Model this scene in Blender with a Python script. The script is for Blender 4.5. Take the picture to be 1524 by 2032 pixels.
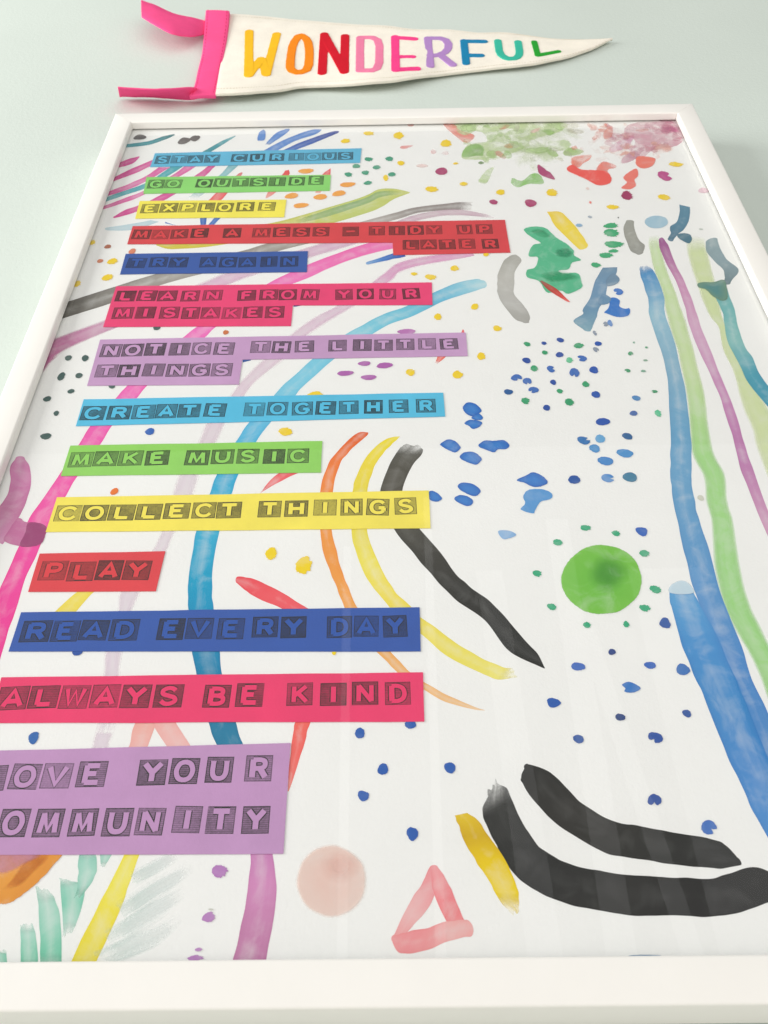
# A framed children's watercolour with pasted slogan strips and a felt pennant above it, seen from below.
# World: X right along the wall, Y out of the wall towards -Y (wall face at Y = 0), Z up; origin on the wall
# below the middle of the frame's opening (Z = 0 is the lower edge of the opening).
import bpy, bmesh, math, random
from mathutils import Vector, Matrix

for o in list(bpy.data.objects):
    bpy.data.objects.remove(o)
scene = bpy.context.scene
COL = scene.collection
MM = 0.001

OPEN_W, OPEN_H, RAIL, SHEET_DEPTH, FRAME_T = 0.4900, 0.69150, 0.01757, 0.00780, 0.0350   # metres
LIP_DEPTH = 0.00620
CAM = (-0.01630, -0.40901, -0.09005)
CAM_RIGHT = (0.999873, 0.014973, -0.005546)
CAM_UP = (0.013920, -0.647228, 0.762169)
CAM_BACK = (0.007822, -0.762149, -0.647354)
LENS_MM = 20.6695

# ------------------------------------------------------------------ camera, surroundings, lamps, exposure
cam_data = bpy.data.cameras.new('camera')
cam = bpy.data.objects.new('camera', cam_data)
COL.objects.link(cam)
cam.matrix_world = Matrix(((CAM_RIGHT[0], CAM_UP[0], CAM_BACK[0], CAM[0]),
                           (CAM_RIGHT[1], CAM_UP[1], CAM_BACK[1], CAM[1]),
                           (CAM_RIGHT[2], CAM_UP[2], CAM_BACK[2], CAM[2]),
                           (0, 0, 0, 1)))
cam_data.sensor_fit = 'VERTICAL'
cam_data.sensor_height = 24.0
cam_data.lens = LENS_MM
cam_data.clip_start = 0.02
cam_data.clip_end = 50.0
cam_data.dof.use_dof = True
cam_data.dof.focus_distance = 0.5
cam_data.dof.aperture_fstop = 18.0
scene.camera = cam

world = bpy.data.worlds.new('World')
scene.world = world
world.use_nodes = True
wn = world.node_tree.nodes
# the room around: pale walls and ceiling above, a light floor below that throws daylight back up
wl = world.node_tree.links
w_dir = wn.new('ShaderNodeTexCoord')
w_sep = wn.new('ShaderNodeSeparateXYZ')
w_map = wn.new('ShaderNodeMapRange')
w_mix = wn.new('ShaderNodeMix')
w_mix.data_type = 'RGBA'
wl.new(w_dir.outputs['Generated'], w_sep.inputs[0])
wl.new(w_sep.outputs['Z'], w_map.inputs['Value'])
w_map.inputs['From Min'].default_value = -0.25
w_map.inputs['From Max'].default_value = 0.05
wl.new(w_map.outputs['Result'], w_mix.inputs[0])
w_mix.inputs[6].default_value = (1.0, 0.95, 0.90, 1)
w_mix.inputs[7].default_value = (0.275, 0.277, 0.278, 1)
wl.new(w_mix.outputs[2], wn['Background'].inputs['Color'])
wn['Background'].inputs['Strength'].default_value = 1.0


def area_lamp(name, loc, target, sx, sy, power, color):
    l = bpy.data.lights.new(name, 'AREA')
    l.shape = 'RECTANGLE'
    l.size, l.size_y, l.energy, l.color = sx, sy, power, color
    o = bpy.data.objects.new(name, l)
    COL.objects.link(o)
    o.location = loc
    o.rotation_euler = (Vector(target) - Vector(loc)).to_track_quat('-Z', 'Y').to_euler()
    return o


# the room's daylight window, to the left of the picture, and the curtained glow opposite it
area_lamp('window_light', (-2.6, -1.0, 0.8), (0.1, 0.0, 0.45), 1.5, 1.7, 90.0, (1.0, 0.995, 0.98))
def glow(name, x0, x1, z0, z1, y, radiance, lean=0.0):
    o = area_lamp(name, ((x0 + x1) / 2, y, (z0 + z1) / 2), ((x0 + x1) / 2, 0.0, (z0 + z1) / 2), x1 - x0, z1 - z0,
                  radiance * math.pi * (x1 - x0) * (z1 - z0), (1.0, 1.0, 0.99))
    o.rotation_euler.rotate_axis('Z', math.radians(lean))


glow('curtained_window_light', -1.6, 1.6, -1.1, 2.08, -1.86, 0.49)
for x0, x1, z1, lean, rad in ((-0.157, -0.133, 1.6, 0.6, 0.95), (0.078, 0.102, 1.8, -0.8, 0.95), (0.26, 0.34, 1.5, 2.0, 0.66),
                              (0.46, 0.53, 1.7, -1.0, 0.76), (0.58, 0.63, 1.3, 7.0, 0.74), (0.70, 0.92, 1.5, 0.5, 0.64)):
    glow('curtain_gap_light', x0, x1, 0.2, z1, -1.8, rad, lean)

scene.view_settings.view_transform = 'Standard'
scene.view_settings.look = 'None'
scene.view_settings.exposure = -0.12
scene.view_settings.gamma = 1.0
scene.view_settings.use_curve_mapping = False
scene.render.engine = 'CYCLES'
scene.cycles.max_bounces = 8
scene.cycles.transparent_max_bounces = 24


# ------------------------------------------------------------------ helpers
def lin(h, k=1.0):
    """A paper, felt or pigment colour from its sRGB value (0-255) to linear reflectance."""
    out = []
    for v in h:
        v = v / 255
        v = v / 12.92 if v <= 0.04045 else ((v + 0.055) / 1.055) ** 2.4
        out.append(min(0.92, v * k))
    return tuple(out)


def w3(x, z, off):
    """A point in mm (x right, z up, off = distance out of the wall) in world metres."""
    return Vector((x * MM, -off * MM, z * MM))


def link(name, me, parent=None, mats=()):
    ob = bpy.data.objects.new(name, me)
    COL.objects.link(ob)
    for m in mats:
        me.materials.append(m)
    if parent:
        ob.parent = parent
    return ob


def thing(name, label, cat, loc):
    o = bpy.data.objects.new(name, None)
    COL.objects.link(o)
    o.location = loc
    o.empty_display_size = 0.05
    o['label'] = label
    o['category'] = cat
    return o


class Nodes:
    def __init__(self, name):
        self.m = bpy.data.materials.new(name)
        self.m.use_nodes = True
        self.nt = self.m.node_tree
        self.b = self.nt.nodes['Principled BSDF']

    def n(self, kind, **kw):
        nd = self.nt.nodes.new(kind)
        for k, v in kw.items():
            setattr(nd, k, v)
        return nd

    def l(self, a, b):
        self.nt.links.new(a, b)

    def noise(self, vec, scale, detail=4.0, rough=0.55, dist=0.0):
        nd = self.n('ShaderNodeTexNoise')
        nd.inputs['Scale'].default_value = scale
        nd.inputs['Detail'].default_value = detail
        nd.inputs['Roughness'].default_value = rough
        nd.inputs['Distortion'].default_value = dist
        self.l(vec, nd.inputs['Vector'])
        return nd.outputs['Fac']

    def ramp(self, fac, lo, hi, a=0.0, b=1.0):
        nd = self.n('ShaderNodeMapRange')
        for i, v in zip(('From Min', 'From Max', 'To Min', 'To Max'), (lo, hi, a, b)):
            nd.inputs[i].default_value = v
        self.l(fac, nd.inputs['Value'])
        return nd.outputs['Result']

    def math(self, op, a, b=None):
        nd = self.n('ShaderNodeMath', operation=op)
        for i, v in enumerate((a, b)):
            if v is None:
                continue
            if isinstance(v, (int, float)):
                nd.inputs[i].default_value = v
            else:
                self.l(v, nd.inputs[i])
        return nd.outputs[0]

    def mix(self, fac, a, b, mode='MIX'):
        nd = self.n('ShaderNodeMix', data_type='RGBA', blend_type=mode)
        for s, v in ((nd.inputs[0], fac), (nd.inputs[6], a), (nd.inputs[7], b)):
            if isinstance(v, (int, float)):
                s.default_value = v
            elif isinstance(v, tuple):
                s.default_value = v if len(v) == 4 else (*v, 1)
            else:
                self.l(v, s)
        return nd.outputs[2]

    def bump(self, h, strength, dist):
        nd = self.n('ShaderNodeBump')
        nd.inputs['Strength'].default_value = strength
        nd.inputs['Distance'].default_value = dist
        self.l(h, nd.inputs['Height'])
        self.l(nd.outputs['Normal'], self.b.inputs['Normal'])

    def pos(self):
        return self.n('ShaderNodeTexCoord').outputs['Object']


def plain(name, col, rough, noise_scale, amount, bump_scale, bump_dist, strength=0.5):
    k = Nodes(name)
    p = k.pos()
    f = k.ramp(k.noise(p, noise_scale), 0.3, 0.7, 1 - amount, 1 + amount)
    hsv = k.n('ShaderNodeHueSaturation')
    hsv.inputs['Color'].default_value = (*col, 1)
    k.l(f, hsv.inputs['Value'])
    k.l(hsv.outputs['Color'], k.b.inputs['Base Color'])
    k.b.inputs['Roughness'].default_value = rough
    k.bump(k.noise(p, bump_scale, 6, 0.65), strength, bump_dist)
    return k.m


def felt(name, col):
    k = Nodes(name)
    p = k.pos()
    fib = k.noise(p, 900, 5, 0.7, 1.5)
    big = k.noise(p, 60, 3)
    v = k.math('MULTIPLY', k.ramp(fib, 0.3, 0.7, 0.9, 1.08), k.ramp(big, 0.3, 0.7, 0.96, 1.04))
    hsv = k.n('ShaderNodeHueSaturation')
    hsv.inputs['Color'].default_value = (*col, 1)
    k.l(v, hsv.inputs['Value'])
    k.l(hsv.outputs['Color'], k.b.inputs['Base Color'])
    k.b.inputs['Roughness'].default_value = 0.95
    k.b.inputs['Specular IOR Level'].default_value = 0.15
    k.b.inputs['Sheen Weight'].default_value = 0.25
    k.b.inputs['Sheen Roughness'].default_value = 0.5
    k.b.inputs['Sheen Tint'].default_value = (*col, 1)
    k.bump(fib, 0.6, 0.0006)
    return k.m


def watercolour(name):
    """Pigment on paper: tone, wash and rim from how the brush left it; 'pigment' holds colour and cover,
    'edge' runs 0 (heart) to 1 (rim), 'flow' holds length along and place across the stroke in metres."""
    k = Nodes(name)
    p = k.pos()
    at = k.n('ShaderNodeAttribute', attribute_name='pigment')
    ed = k.n('ShaderNodeAttribute', attribute_name='edge').outputs['Fac']
    st = k.n('ShaderNodeAttribute', attribute_name='streak').outputs['Fac']
    fl = k.n('ShaderNodeAttribute', attribute_name='flow').outputs['Vector']
    mp = k.n('ShaderNodeMapping')
    mp.inputs['Scale'].default_value = (9, 230, 1)
    k.l(fl, mp.inputs['Vector'])
    hair = k.noise(mp.outputs['Vector'], 1.0, 3, 0.6, 0.4)
    pool = k.noise(p, 55, 5, 0.6, 1.2)
    grain = k.noise(p, 1300, 2, 0.5)
    tone = k.math('ADD', k.math('MULTIPLY', k.math('SUBTRACT', pool, 0.5), 0.75),
                  k.math('MULTIPLY', k.math('MULTIPLY', k.math('SUBTRACT', hair, 0.5), st), 0.55))
    tone = k.math('ADD', tone, k.math('MULTIPLY', k.math('SUBTRACT', grain, 0.5), 0.07))
    core = k.math('MULTIPLY', k.math('MULTIPLY', k.math('SUBTRACT', 0.62, ed), st), 0.42)
    tone = k.math('ADD', tone, core)
    bw = k.n('ShaderNodeRGBToBW')
    k.l(at.outputs['Color'], bw.inputs[0])
    light = k.mix(k.math('MULTIPLY', k.ramp(tone, 0.0, 0.45, 0.0, 0.55), k.ramp(bw.outputs[0], 0.02, 0.3, 0.12, 1.0)), at.outputs['Color'], (0.86, 0.86, 0.84))
    deep = k.mix(0.55, at.outputs['Color'], at.outputs['Color'], 'MULTIPLY')
    c = k.mix(k.math('MULTIPLY', k.ramp(tone, 0.0, -0.4, 0.0, 0.5), k.ramp(bw.outputs[0], 0.0, 0.08, 0.1, 1.0)), light, deep)
    rim = k.math('MULTIPLY', k.math('POWER', ed, 9.0), 0.38)
    c = k.mix(rim, c, deep)
    k.l(c, k.b.inputs['Base Color'])
    dry = k.ramp(k.math('ADD', k.math('MULTIPLY', hair, 0.8), k.math('MULTIPLY', grain, 0.2)), 0.38, 0.6, 0.0, 1.0)
    cov = at.outputs['Alpha']
    sep = k.n('ShaderNodeSeparateXYZ')
    k.l(fl, sep.inputs[0])
    kind = sep.outputs['Z']                          # 0 even wash, 1 dry brush, 2 watery blot
    dryness = k.math('MULTIPLY', k.ramp(cov, 0.85, 0.4), k.ramp(kind, 0.0, 1.0))
    a_brush = k.math('MULTIPLY', cov, k.mix(dryness, (1, 1, 1), dry))
    watery = k.noise(p, 48, 4, 0.55, 0.6)
    a_wet = k.math('MULTIPLY', k.ramp(k.math('ADD', cov, k.math('MULTIPLY', k.math('SUBTRACT', watery, 0.5), 1.9)), 0.22, 1.05),
                   k.ramp(watery, 0.25, 0.75, 0.55, 0.95))
    a = k.mix(k.ramp(kind, 1.0, 2.0), a_brush, a_wet)
    k.l(a, k.b.inputs['Alpha'])
    k.b.inputs['Roughness'].default_value = 0.85
    k.b.inputs['Specular IOR Level'].default_value = 0.2
    return k.m


M_WALL = plain('wall_paint', lin((203, 213, 205)), 0.9, 3.5, 0.03, 230, 0.0009, 0.4)
M_FRAME = plain('frame_lacquer', lin((241, 239, 233)), 0.42, 30, 0.012, 350, 0.0002, 0.25)
M_SHEET = plain('watercolour_paper', lin((243, 242, 240)), 0.9, 25, 0.012, 650, 0.0004, 0.35)
M_WASH = watercolour('watercolour_pigment')


def make_ink():
    k = Nodes('stamp_ink')
    p = k.pos()
    at = k.n('ShaderNodeAttribute', attribute_name='pigment')
    ink = k.n('ShaderNodeAttribute', attribute_name='edge').outputs['Fac']       # 0 bare paper, 1 full ink
    hat = k.n('ShaderNodeAttribute', attribute_name='streak').outputs['Fac']     # grooves of the stamp block
    wv = k.n('ShaderNodeTexWave', wave_type='BANDS', bands_direction='Z')
    wv.inputs['Scale'].default_value = 330
    wv.inputs['Distortion'].default_value = 0.6
    wv.inputs['Detail'].default_value = 2
    k.l(p, wv.inputs['Vector'])
    blotch = k.noise(p, 90, 5, 0.65)
    fine = k.noise(p, 1500, 3, 0.6)
    g = k.math('MULTIPLY', k.math('SUBTRACT', wv.outputs['Fac'], 0.5), k.math('MULTIPLY', hat, 0.22))
    f = k.math('ADD', k.math('ADD', ink, g), k.math('MULTIPLY', k.math('SUBTRACT', blotch, 0.5), 0.55))
    f = k.math('ADD', f, k.math('MULTIPLY', k.math('SUBTRACT', fine, 0.5), 0.5))
    f = k.math('MULTIPLY', k.ramp(f, 0.0, 1.0), k.ramp(ink, 0.0, 0.05))
    c = k.mix(f, at.outputs['Color'], (0.022, 0.022, 0.02))
    k.l(c, k.b.inputs['Base Color'])
    k.b.inputs['Roughness'].default_value = 0.8
    k.b.inputs['Specular IOR Level'].default_value = 0.25
    return k.m


M_INK = make_ink()


def make_glass():
    k = Nodes('picture_glass')
    nt = k.nt
    nt.nodes.remove(k.b)
    tr = k.n('ShaderNodeBsdfTransparent')
    tr.inputs['Color'].default_value = (0.975, 0.985, 0.98, 1)
    gl = k.n('ShaderNodeBsdfGlossy')
    gl.inputs['Roughness'].default_value = 0.012
    fr = k.n('ShaderNodeFresnel')
    # the pane is thin: seen from behind it reflects as it does from the front
    geo = k.n('ShaderNodeNewGeometry')
    k.l(k.ramp(geo.outputs['Backfacing'], 0.0, 1.0, 1.5, 1 / 1.5), fr.inputs['IOR'])
    mx = k.n('ShaderNodeMixShader')
    k.l(fr.outputs[0], mx.inputs[0])
    k.l(tr.outputs[0], mx.inputs[1])
    k.l(gl.outputs[0], mx.inputs[2])
    k.l(mx.outputs[0], nt.nodes['Material Output'].inputs['Surface'])
    return k.m


M_GLASS = make_glass()


def attrs(me, pig, edge, streak, flow):
    a = me.attributes.new('pigment', 'FLOAT_COLOR', 'POINT')
    a.data.foreach_set('color', [v for c in pig for v in c])
    e = me.attributes.new('edge', 'FLOAT', 'POINT')
    e.data.foreach_set('value', edge)
    s = me.attributes.new('streak', 'FLOAT', 'POINT')
    s.data.foreach_set('value', streak)
    f = me.attributes.new('flow', 'FLOAT_VECTOR', 'POINT')
    f.data.foreach_set('vector', [v for c in flow for v in c])


def cat(p0, p1, p2, p3, t):
    return 0.5 * ((2 * p1) + (p2 - p0) * t + (2 * p0 - 5 * p1 + 4 * p2 - p3) * t * t + (3 * p1 - p0 - 3 * p2 + p3) * t ** 3)


def spline(pts, sub, closed=False):
    n = len(pts)
    out = []
    if closed:
        for i in range(n):
            for s in range(sub):
                out.append(cat(pts[i - 1], pts[i], pts[(i + 1) % n], pts[(i + 2) % n], s / sub))
        return out
    for i in range(n - 1):
        a, b = pts[max(i - 1, 0)], pts[min(i + 2, n - 1)]
        for s in range(sub):
            out.append(cat(a, pts[i], pts[i + 1], b, s / sub))
    out.append(pts[-1].copy())
    return out


# ------------------------------------------------------------------ data (millimetres on the wall, measured off the picture)
STROKES = [  # name, rungs (x1,z1,x2,z2 in mm on the sheet), pigments along the stroke, cover, ends, streak
('brush_stroke',[213.1,507.7,226.6,506,208.9,487.5,224.3,488.4,206.8,457.3,221.4,456.9,206,433.5,218.4,433.2,206.3,411.4,216.1,411.1,209.7,395.6,215.2,395.5,206.8,373.2,214.1,374,207.6,346.7,215.7,346.5,205,317.6,220.4,319.6,205.4,299.5,220.7,299.2,203.8,280.5,219.7,280.2,203.1,253.9,217.6,253.6],[(212,224,172)],0.8,'fn',-0.3),
('brush_stroke',[184.4,508.6,192.7,509.7,181.8,495.7,191.3,497.4,179.7,466.3,189.1,470.5,179.8,438.4,189.4,438.1,177.3,413.3,189.3,411.8,176.9,398.1,189.1,398.9,175.7,364.5,187.2,366.9,173.1,334.3,184.8,334.5,168.8,304.3,180.3,304,164.3,277.9,177.5,277.7,166.3,256.2,179.3,258,163.7,239.5,175.7,239.3,162.5,225,175,225.5,158.2,201.9,171.9,204.1,155.1,175.6,169.1,176.7,156.5,156.5,170.2,156.9,161,135.8,173.1,136.2,162.6,113.6,175.8,112.7],[(206,226,178),(202,222,170),(200,220,166),(164,214,136),(160,214,134),(154,212,124)],0.88,'fn',-0.5),
('brush_stroke',[191.5,503.6,194.6,505.5,189.7,493.4,196.5,496.6,190.3,471.1,196.5,475.4,192.3,447.8,198.6,450.1,192.2,421.5,198.8,422.5,190.3,397.8,197.9,398.1,191.2,366.8,198.3,366.1,193,335.3,198.8,334.2,192.6,307.4,198.9,305.4,191.5,285.4,197.3,284.4,189.7,262.6,196.8,263.7,190.1,236.4,196.3,236.3,191.1,212.2,197.8,211.3],[(158,88,145),(205,150,185),(212,170,198),(200,142,185),(190,126,176),(210,160,190)],0.9,'rn',0.5),
('brush_stroke',[169.7,466.5,175.4,468.9,168.7,461.5,178.3,465,168.3,442.3,180.1,448.7,168,426.2,179.9,430.6,165.6,412.4,176.4,410.4,165.4,382.6,176.6,385.6,165.5,360.7,174.6,355.4,162.3,334.5,172.3,327.7,157.1,304.5,168.8,304.3,152.8,283.2,164.8,281.3,148.7,265.4,160.7,262.3,146.4,252.2,158.3,252,144.7,240.3,157,238.9,143.8,220.5,156,223.6,142.8,200.1,156.5,202.6,142.3,175.8,155.6,177.6,144,157.7,156.9,158.1,145.6,139.8,158.2,140.2,147,127.5,157.6,125.2,150.3,109,160.7,106.8,151.1,88.8,162.6,88.7,152.7,78.3,165,77.5],[(72,140,195),(150,190,208),(140,178,200),(112,165,200),(105,160,200),(96,152,202),(78,138,200),(78,136,196)],0.93,'dn',0.5),
('brush_stroke',[128.7,176.1,141.8,177.1,128.2,171.6,142.1,173.9,128,164.4,144,164.1,128.4,145.3,147.7,145.9,130.4,127.8,149.4,129.2,132.2,117,151.3,116.2,134.6,95.8,152.8,96.6,137.5,76.4,155.4,75.7,140.3,61,158.5,60.1,143.6,47.3,160.6,45.8],[(88,158,208),(58,138,200),(56,134,196),(60,132,198),(72,138,202)],0.95,'nn',0.5),
('brush_stroke',[219.9,447.7,227.8,447.5,216.2,428.5,226,429.4,216.7,412.3,225.8,413.7,214.6,399.9,223.8,400.8,211.9,379.9,222,378.6,213.6,359.6,224.1,362.9,214.8,338.7,224.3,347.3,220.7,316.3,227.3,332.6,225.7,305.8,232.3,321.6],[(125,180,178),(122,182,182),(140,190,188),(82,158,178),(74,152,178)],0.93,'fn',0.4),
('brush_stroke',[225.4,497.8,235.7,502.3,223.3,485.8,234.6,488.8,226.6,472,235.9,476.3,230,461.7,240.9,462.7,227.5,450.5,233.1,449.8,224.3,443.9,230,444.9],[(150,170,175),(145,165,172),(112,132,138)],0.88,'rn',0.2),
('brush_stroke',[218,552.2,225.5,548.3,211.4,529.6,220.6,530.1,203.6,520.6,213.6,516.8,202.2,512.2,207.1,510,198.1,504,201.3,501.2],[(98,140,162),(94,136,158),(84,118,138)],0.93,'nr',0.2),
('brush_stroke',[74.9,483.4,81.8,484.5,71.2,479.6,83.5,478.6,64.6,461.2,77.5,464,63.2,448.8,75.4,450.3,62.6,438.5,74.4,437,64.8,426.6,78.9,425.6,71.3,409.7,82.4,412.3,76.7,405.1,81.3,405.5],[(172,170,163),(192,190,184),(188,186,182),(170,168,163)],0.9,'rr',0.2),
('brush_stroke',[170.9,529.6,177,528.5,166.7,517.5,175.6,519.3,166.5,499.5,175.6,504.7,167.4,488.7,178.8,495.8,170.6,484.7,176,487.2],[(158,158,150),(165,164,156),(150,150,144)],0.92,'rr',0.2),
('brush_stroke',[142.5,467.9,153,468.3,138.1,459.2,150.6,458.8,133.7,450,142.1,445.5,127.6,432,138.7,431.7,120.7,419.3,132.5,420.2,119.4,413,130,413.3,111.9,405.3,126.2,403.3,117.5,395.7,122.5,395],[(118,148,172),(118,152,182),(112,150,178),(136,170,184)],0.93,'nr',0.2),
('brush_stroke',[110.9,545.1,119,545.6,113,536.2,123.7,541.8,114.7,524.7,129.4,526.4,122.3,506.3,134.6,508.7,128.4,493.2,136.1,498.3],[(232,204,76),(238,212,80),(238,212,86)],0.95,'nr',0.4),
('brush_stroke',[2.4,578.2,1.5,575.9,-10.8,584.1,-9.8,568.5,-23.3,582.9,-18.4,558.1,-35.2,572.4,-29.3,549.4,-67.1,555,-58.3,534.1,-97.6,539,-82.5,525.5,-122.4,530.3,-113.2,515.9,-152.5,517,-147.2,505.1,-181.2,512.3,-179.6,501.3,-193.5,508.5,-192.7,505.8],[(200,205,120),(196,206,122),(205,205,112),(214,204,92),(206,192,55)],0.9,'rr',0.6),
('brush_stroke',[-4.2,580,-3.9,576,-22.4,579.8,-21.2,571.1,-35.2,569.3,-33.5,560.8,-66.9,551.3,-64.2,543.1,-89.1,538,-86.9,533.6],[(172,200,140),(160,192,150),(170,196,130)],0.6,'ff',0.7),
('brush_stroke',[-249.5,435.3,-247.5,416,-232.2,444.4,-230.3,425.4,-207.7,458.5,-205,439.5,-188,469.3,-182.6,454.8,-156.2,484.6,-147,471.4,-127,497.1,-111.1,490,-108.6,506.8,-88.8,500.7,-74.3,519.7,-58.4,512.9,-36.8,534.9,-25.3,529.6,-11.3,546.6,-5.4,539.1,7.5,555,11.3,547.4,38.6,560.8,37.1,550.3,51.6,561.2,49.1,549.2],[(96,92,84),(150,146,140),(172,166,160),(160,154,146),(168,160,152),(196,190,184),(160,152,148),(152,142,140)],0.88,'nd',0.8),
('brush_stroke',[-247.8,390.5,-245.4,358,-245.7,396.4,-236,381.1,-216.7,414.7,-205.3,405.4,-186.1,435.4,-170.8,430.3,-154.1,456.5,-133.7,452.8,-139.2,468.6,-110.7,467.2,-110.6,484.7,-94.8,475.1,-76.9,501.1,-72.8,486.9,-50.7,515.5,-34.6,505.3,-19.4,529.4,-11.6,521.3,8.8,545.3,12.5,536.4,37.2,551.8,38.6,541.4,60.8,544.4,70.1,536.1],[(190,98,150),(205,148,182),(222,182,208),(218,188,208),(218,186,206),(215,178,205),(206,182,192),(208,178,192)],0.9,'nd',-0.7),
('brush_stroke',[45.5,489.5,48.6,485.5,21.1,488.9,22.9,477.7,-6.8,479.8,-4.8,467.5,-19.7,465.4,-12.3,457,-32.6,449.5,-21.6,445,-53.5,426.7,-39.5,426.3,-70.6,411.6,-56.5,409.5,-85.9,392.5,-72.5,392.2,-101.2,368.5,-87,367.6,-113.2,347.6,-102.4,347.3,-119.5,332.2,-109.1,332,-130.8,309.3,-117.6,309,-133.7,292.5,-122.2,291.8,-140.4,272.3,-128.3,272.1,-143.3,249.9,-130.2,250.4,-145.5,221,-137,220.8,-148.5,208.5,-139.9,208.4,-156.7,192.5,-145.8,192.4,-161.1,181,-148.7,180.8,-159.6,169.2,-151.9,169.1,-161.4,154.4,-152.4,154.3,-161.4,142.5,-151.7,142.4,-159.3,130.8,-150.8,130.6,-157.8,117.2,-148.9,117.1,-157,105.2,-147.4,104.9,-157.4,93.5,-148.7,93.4],[(225,165,202),(222,160,200),(222,190,212),(226,205,218),(226,206,218),(224,210,220),(226,214,222),(224,208,220),(226,212,222)],0.85,'rd',-0.8),
('brush_stroke',[-3.9,514.1,0.5,500.2,-31.5,504.5,-21.5,494.1,-54.3,491.7,-46.1,482.2,-75.7,477.8,-64.5,469.1,-89,467.9,-74.9,460.9,-104,454.5,-92.9,448.7,-129.5,431,-115,429.5,-149.2,405.7,-135.2,405.9,-158.2,392.6,-142.7,392.8,-175,368.7,-159.8,368.3,-186.9,345.3,-173.4,345,-192.3,332.4,-179.2,331.6,-202.8,308.1,-189.6,308.2,-206.5,291.8,-193.4,291.6,-212,268.8,-201.4,267.4,-217.5,249.7,-205.1,249.5,-222.2,231.1,-209.1,226.8,-222.9,210.2,-211.4,206.5,-224.7,192,-213.5,191.1,-226,175.6,-213.4,172.2,-226.3,155.4,-213.4,154.6,-224.1,134.8,-213.2,131.8],[(232,130,186),(236,118,182),(240,124,190),(244,118,190),(246,112,186),(242,100,178),(238,86,168),(236,70,158),(234,56,148)],0.93,'rr',0.5),
('brush_stroke',[51.9,454.7,52.3,444.8,48,456,48.1,442.5,32.2,450.9,36.1,436.8,15.7,439.7,20.2,428.3,-3.1,425.4,1.2,413.7,-19.9,416,-14.7,405.1,-34.3,404.5,-28,393.8,-48,392.1,-37.2,384.3,-60.9,378,-48.8,373,-68.5,367.2,-56.3,363.8,-84.4,344,-70.9,343.7,-91.6,331.6,-77.7,331.3,-104.3,308.7,-90.5,308.9,-110.7,291.6,-98.1,291.8,-119.1,265.4,-105.9,265.1,-121.1,250.3,-108.5,250.4,-124.1,234.6,-110.8,234.4,-125.4,220.6,-112.7,221.1,-125.6,199.5,-113.1,198.6,-124.5,181.8,-111.6,181.5,-122.5,169.5,-109.7,169.7,-120.3,156.8,-106.8,156.6,-117.2,143.9,-103.5,143.7,-113.6,132.1,-100.9,131.6,-108.9,116.5,-95.6,117.7,-104.3,105.1,-91.2,105.4,-98.9,93.7,-86.7,93.8,-93.3,85.5,-81.8,86.6],[(170,212,222),(110,186,214),(118,194,216),(132,202,220),(128,200,222),(126,198,222),(98,184,220),(52,168,208),(60,174,210),(20,158,196),(10,140,186),(24,120,160),(40,126,160)],0.94,'rn',0.55),
('brush_stroke',[-29.8,298.7,-29.5,298.2,-36.6,297.9,-30.7,295.6,-47.7,283.5,-41.2,282.1,-53.9,270.6,-46.4,271.7,-57,251,-50,250.9,-56.9,235.3,-50.3,235.1,-55.8,221.2,-49.3,221.4,-54.2,209,-46.9,208.5,-50.1,194.5,-42.6,191.3,-45.6,182.4,-39.2,181.4,-41.6,170.5,-34.7,169.7,-34,156.1,-26.8,156,-24.5,142.6,-17.7,142.5,-18.8,136.1,-12.5,136,-14.1,130.7,-7.9,130.6,-7.8,125,-4.5,127.4,-1.1,120.5,-0.4,124.6,8.8,114.1,9.1,118.2,21.4,110.2,21.5,111.8,27.1,109.4,27.1,109.6],[(222,96,48),(240,128,58),(248,150,66),(250,156,72),(252,168,86),(250,180,112),(248,196,150)],0.93,'nn',0.6),
('brush_stroke',[-10.3,294.8,-10.3,294.3,-15.9,294,-12.5,291.3,-21.1,290.6,-17.5,285,-30,278.9,-23,276.2,-36.1,262.5,-27.2,264,-38.5,250.7,-29.5,250.5,-39.1,234.9,-30,234.8,-38.3,220.9,-29.6,221.1,-36.1,207,-26.7,207.5,-30.2,188.8,-21,192,-24.2,178.8,-15.2,180,-17.7,169.2,-6.9,169.6,-10.8,161.3,-3.4,164.5,-1.7,152.6,1.6,159.8,10.4,140,14.4,148.2,24.3,131,27.6,138.3,34.1,126.3,38.4,132.7,42.7,126.8,42,132.1],[(240,218,60),(232,212,66),(226,210,70),(236,222,92),(238,216,88),(232,218,92),(234,224,120)],0.93,'nd',0.55),
('brush_stroke',[-8.3,286.5,2.6,285,-11.7,282.7,3.1,280.7,-17.6,268.7,-3.3,269.2,-22.2,250.7,-9.3,250.5,-19.4,234.6,-6.5,235.5,-14.1,220.4,0.2,220.6,-2.8,201.9,10.9,203.4,7.9,185.5,18.4,189.6,17.6,173,25.6,181,30.6,160.9,34.7,172.1,38.6,146.6,42.8,160.7,45.2,138.9,51.9,145.6,57.4,132.2,56,139.7,57.9,132.5,58,133],[(92,90,82),(76,72,62),(84,82,74),(62,60,54),(50,49,45),(38,38,34),(34,34,31)],0.96,'dn',0.45),
('brush_stroke',[42.6,80.2,44.9,82.1,40.8,76.6,50,80.5,41.1,72.8,55.1,77.6,44.8,65.5,62.5,67.9,53.3,55.5,67,63,64.9,46.6,78.6,55.7,74.6,41.4,87.8,53.6,86.4,39.2,96.2,51.9,100.2,37.1,106,50.1,111.9,35.6,119.7,47.3,120.3,35.1,124.9,44.9,128.6,36.2,128.4,39.4],[(36,36,33),(44,42,38),(42,41,37),(34,34,31),(32,32,29)],0.97,'rr',0.35),
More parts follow.
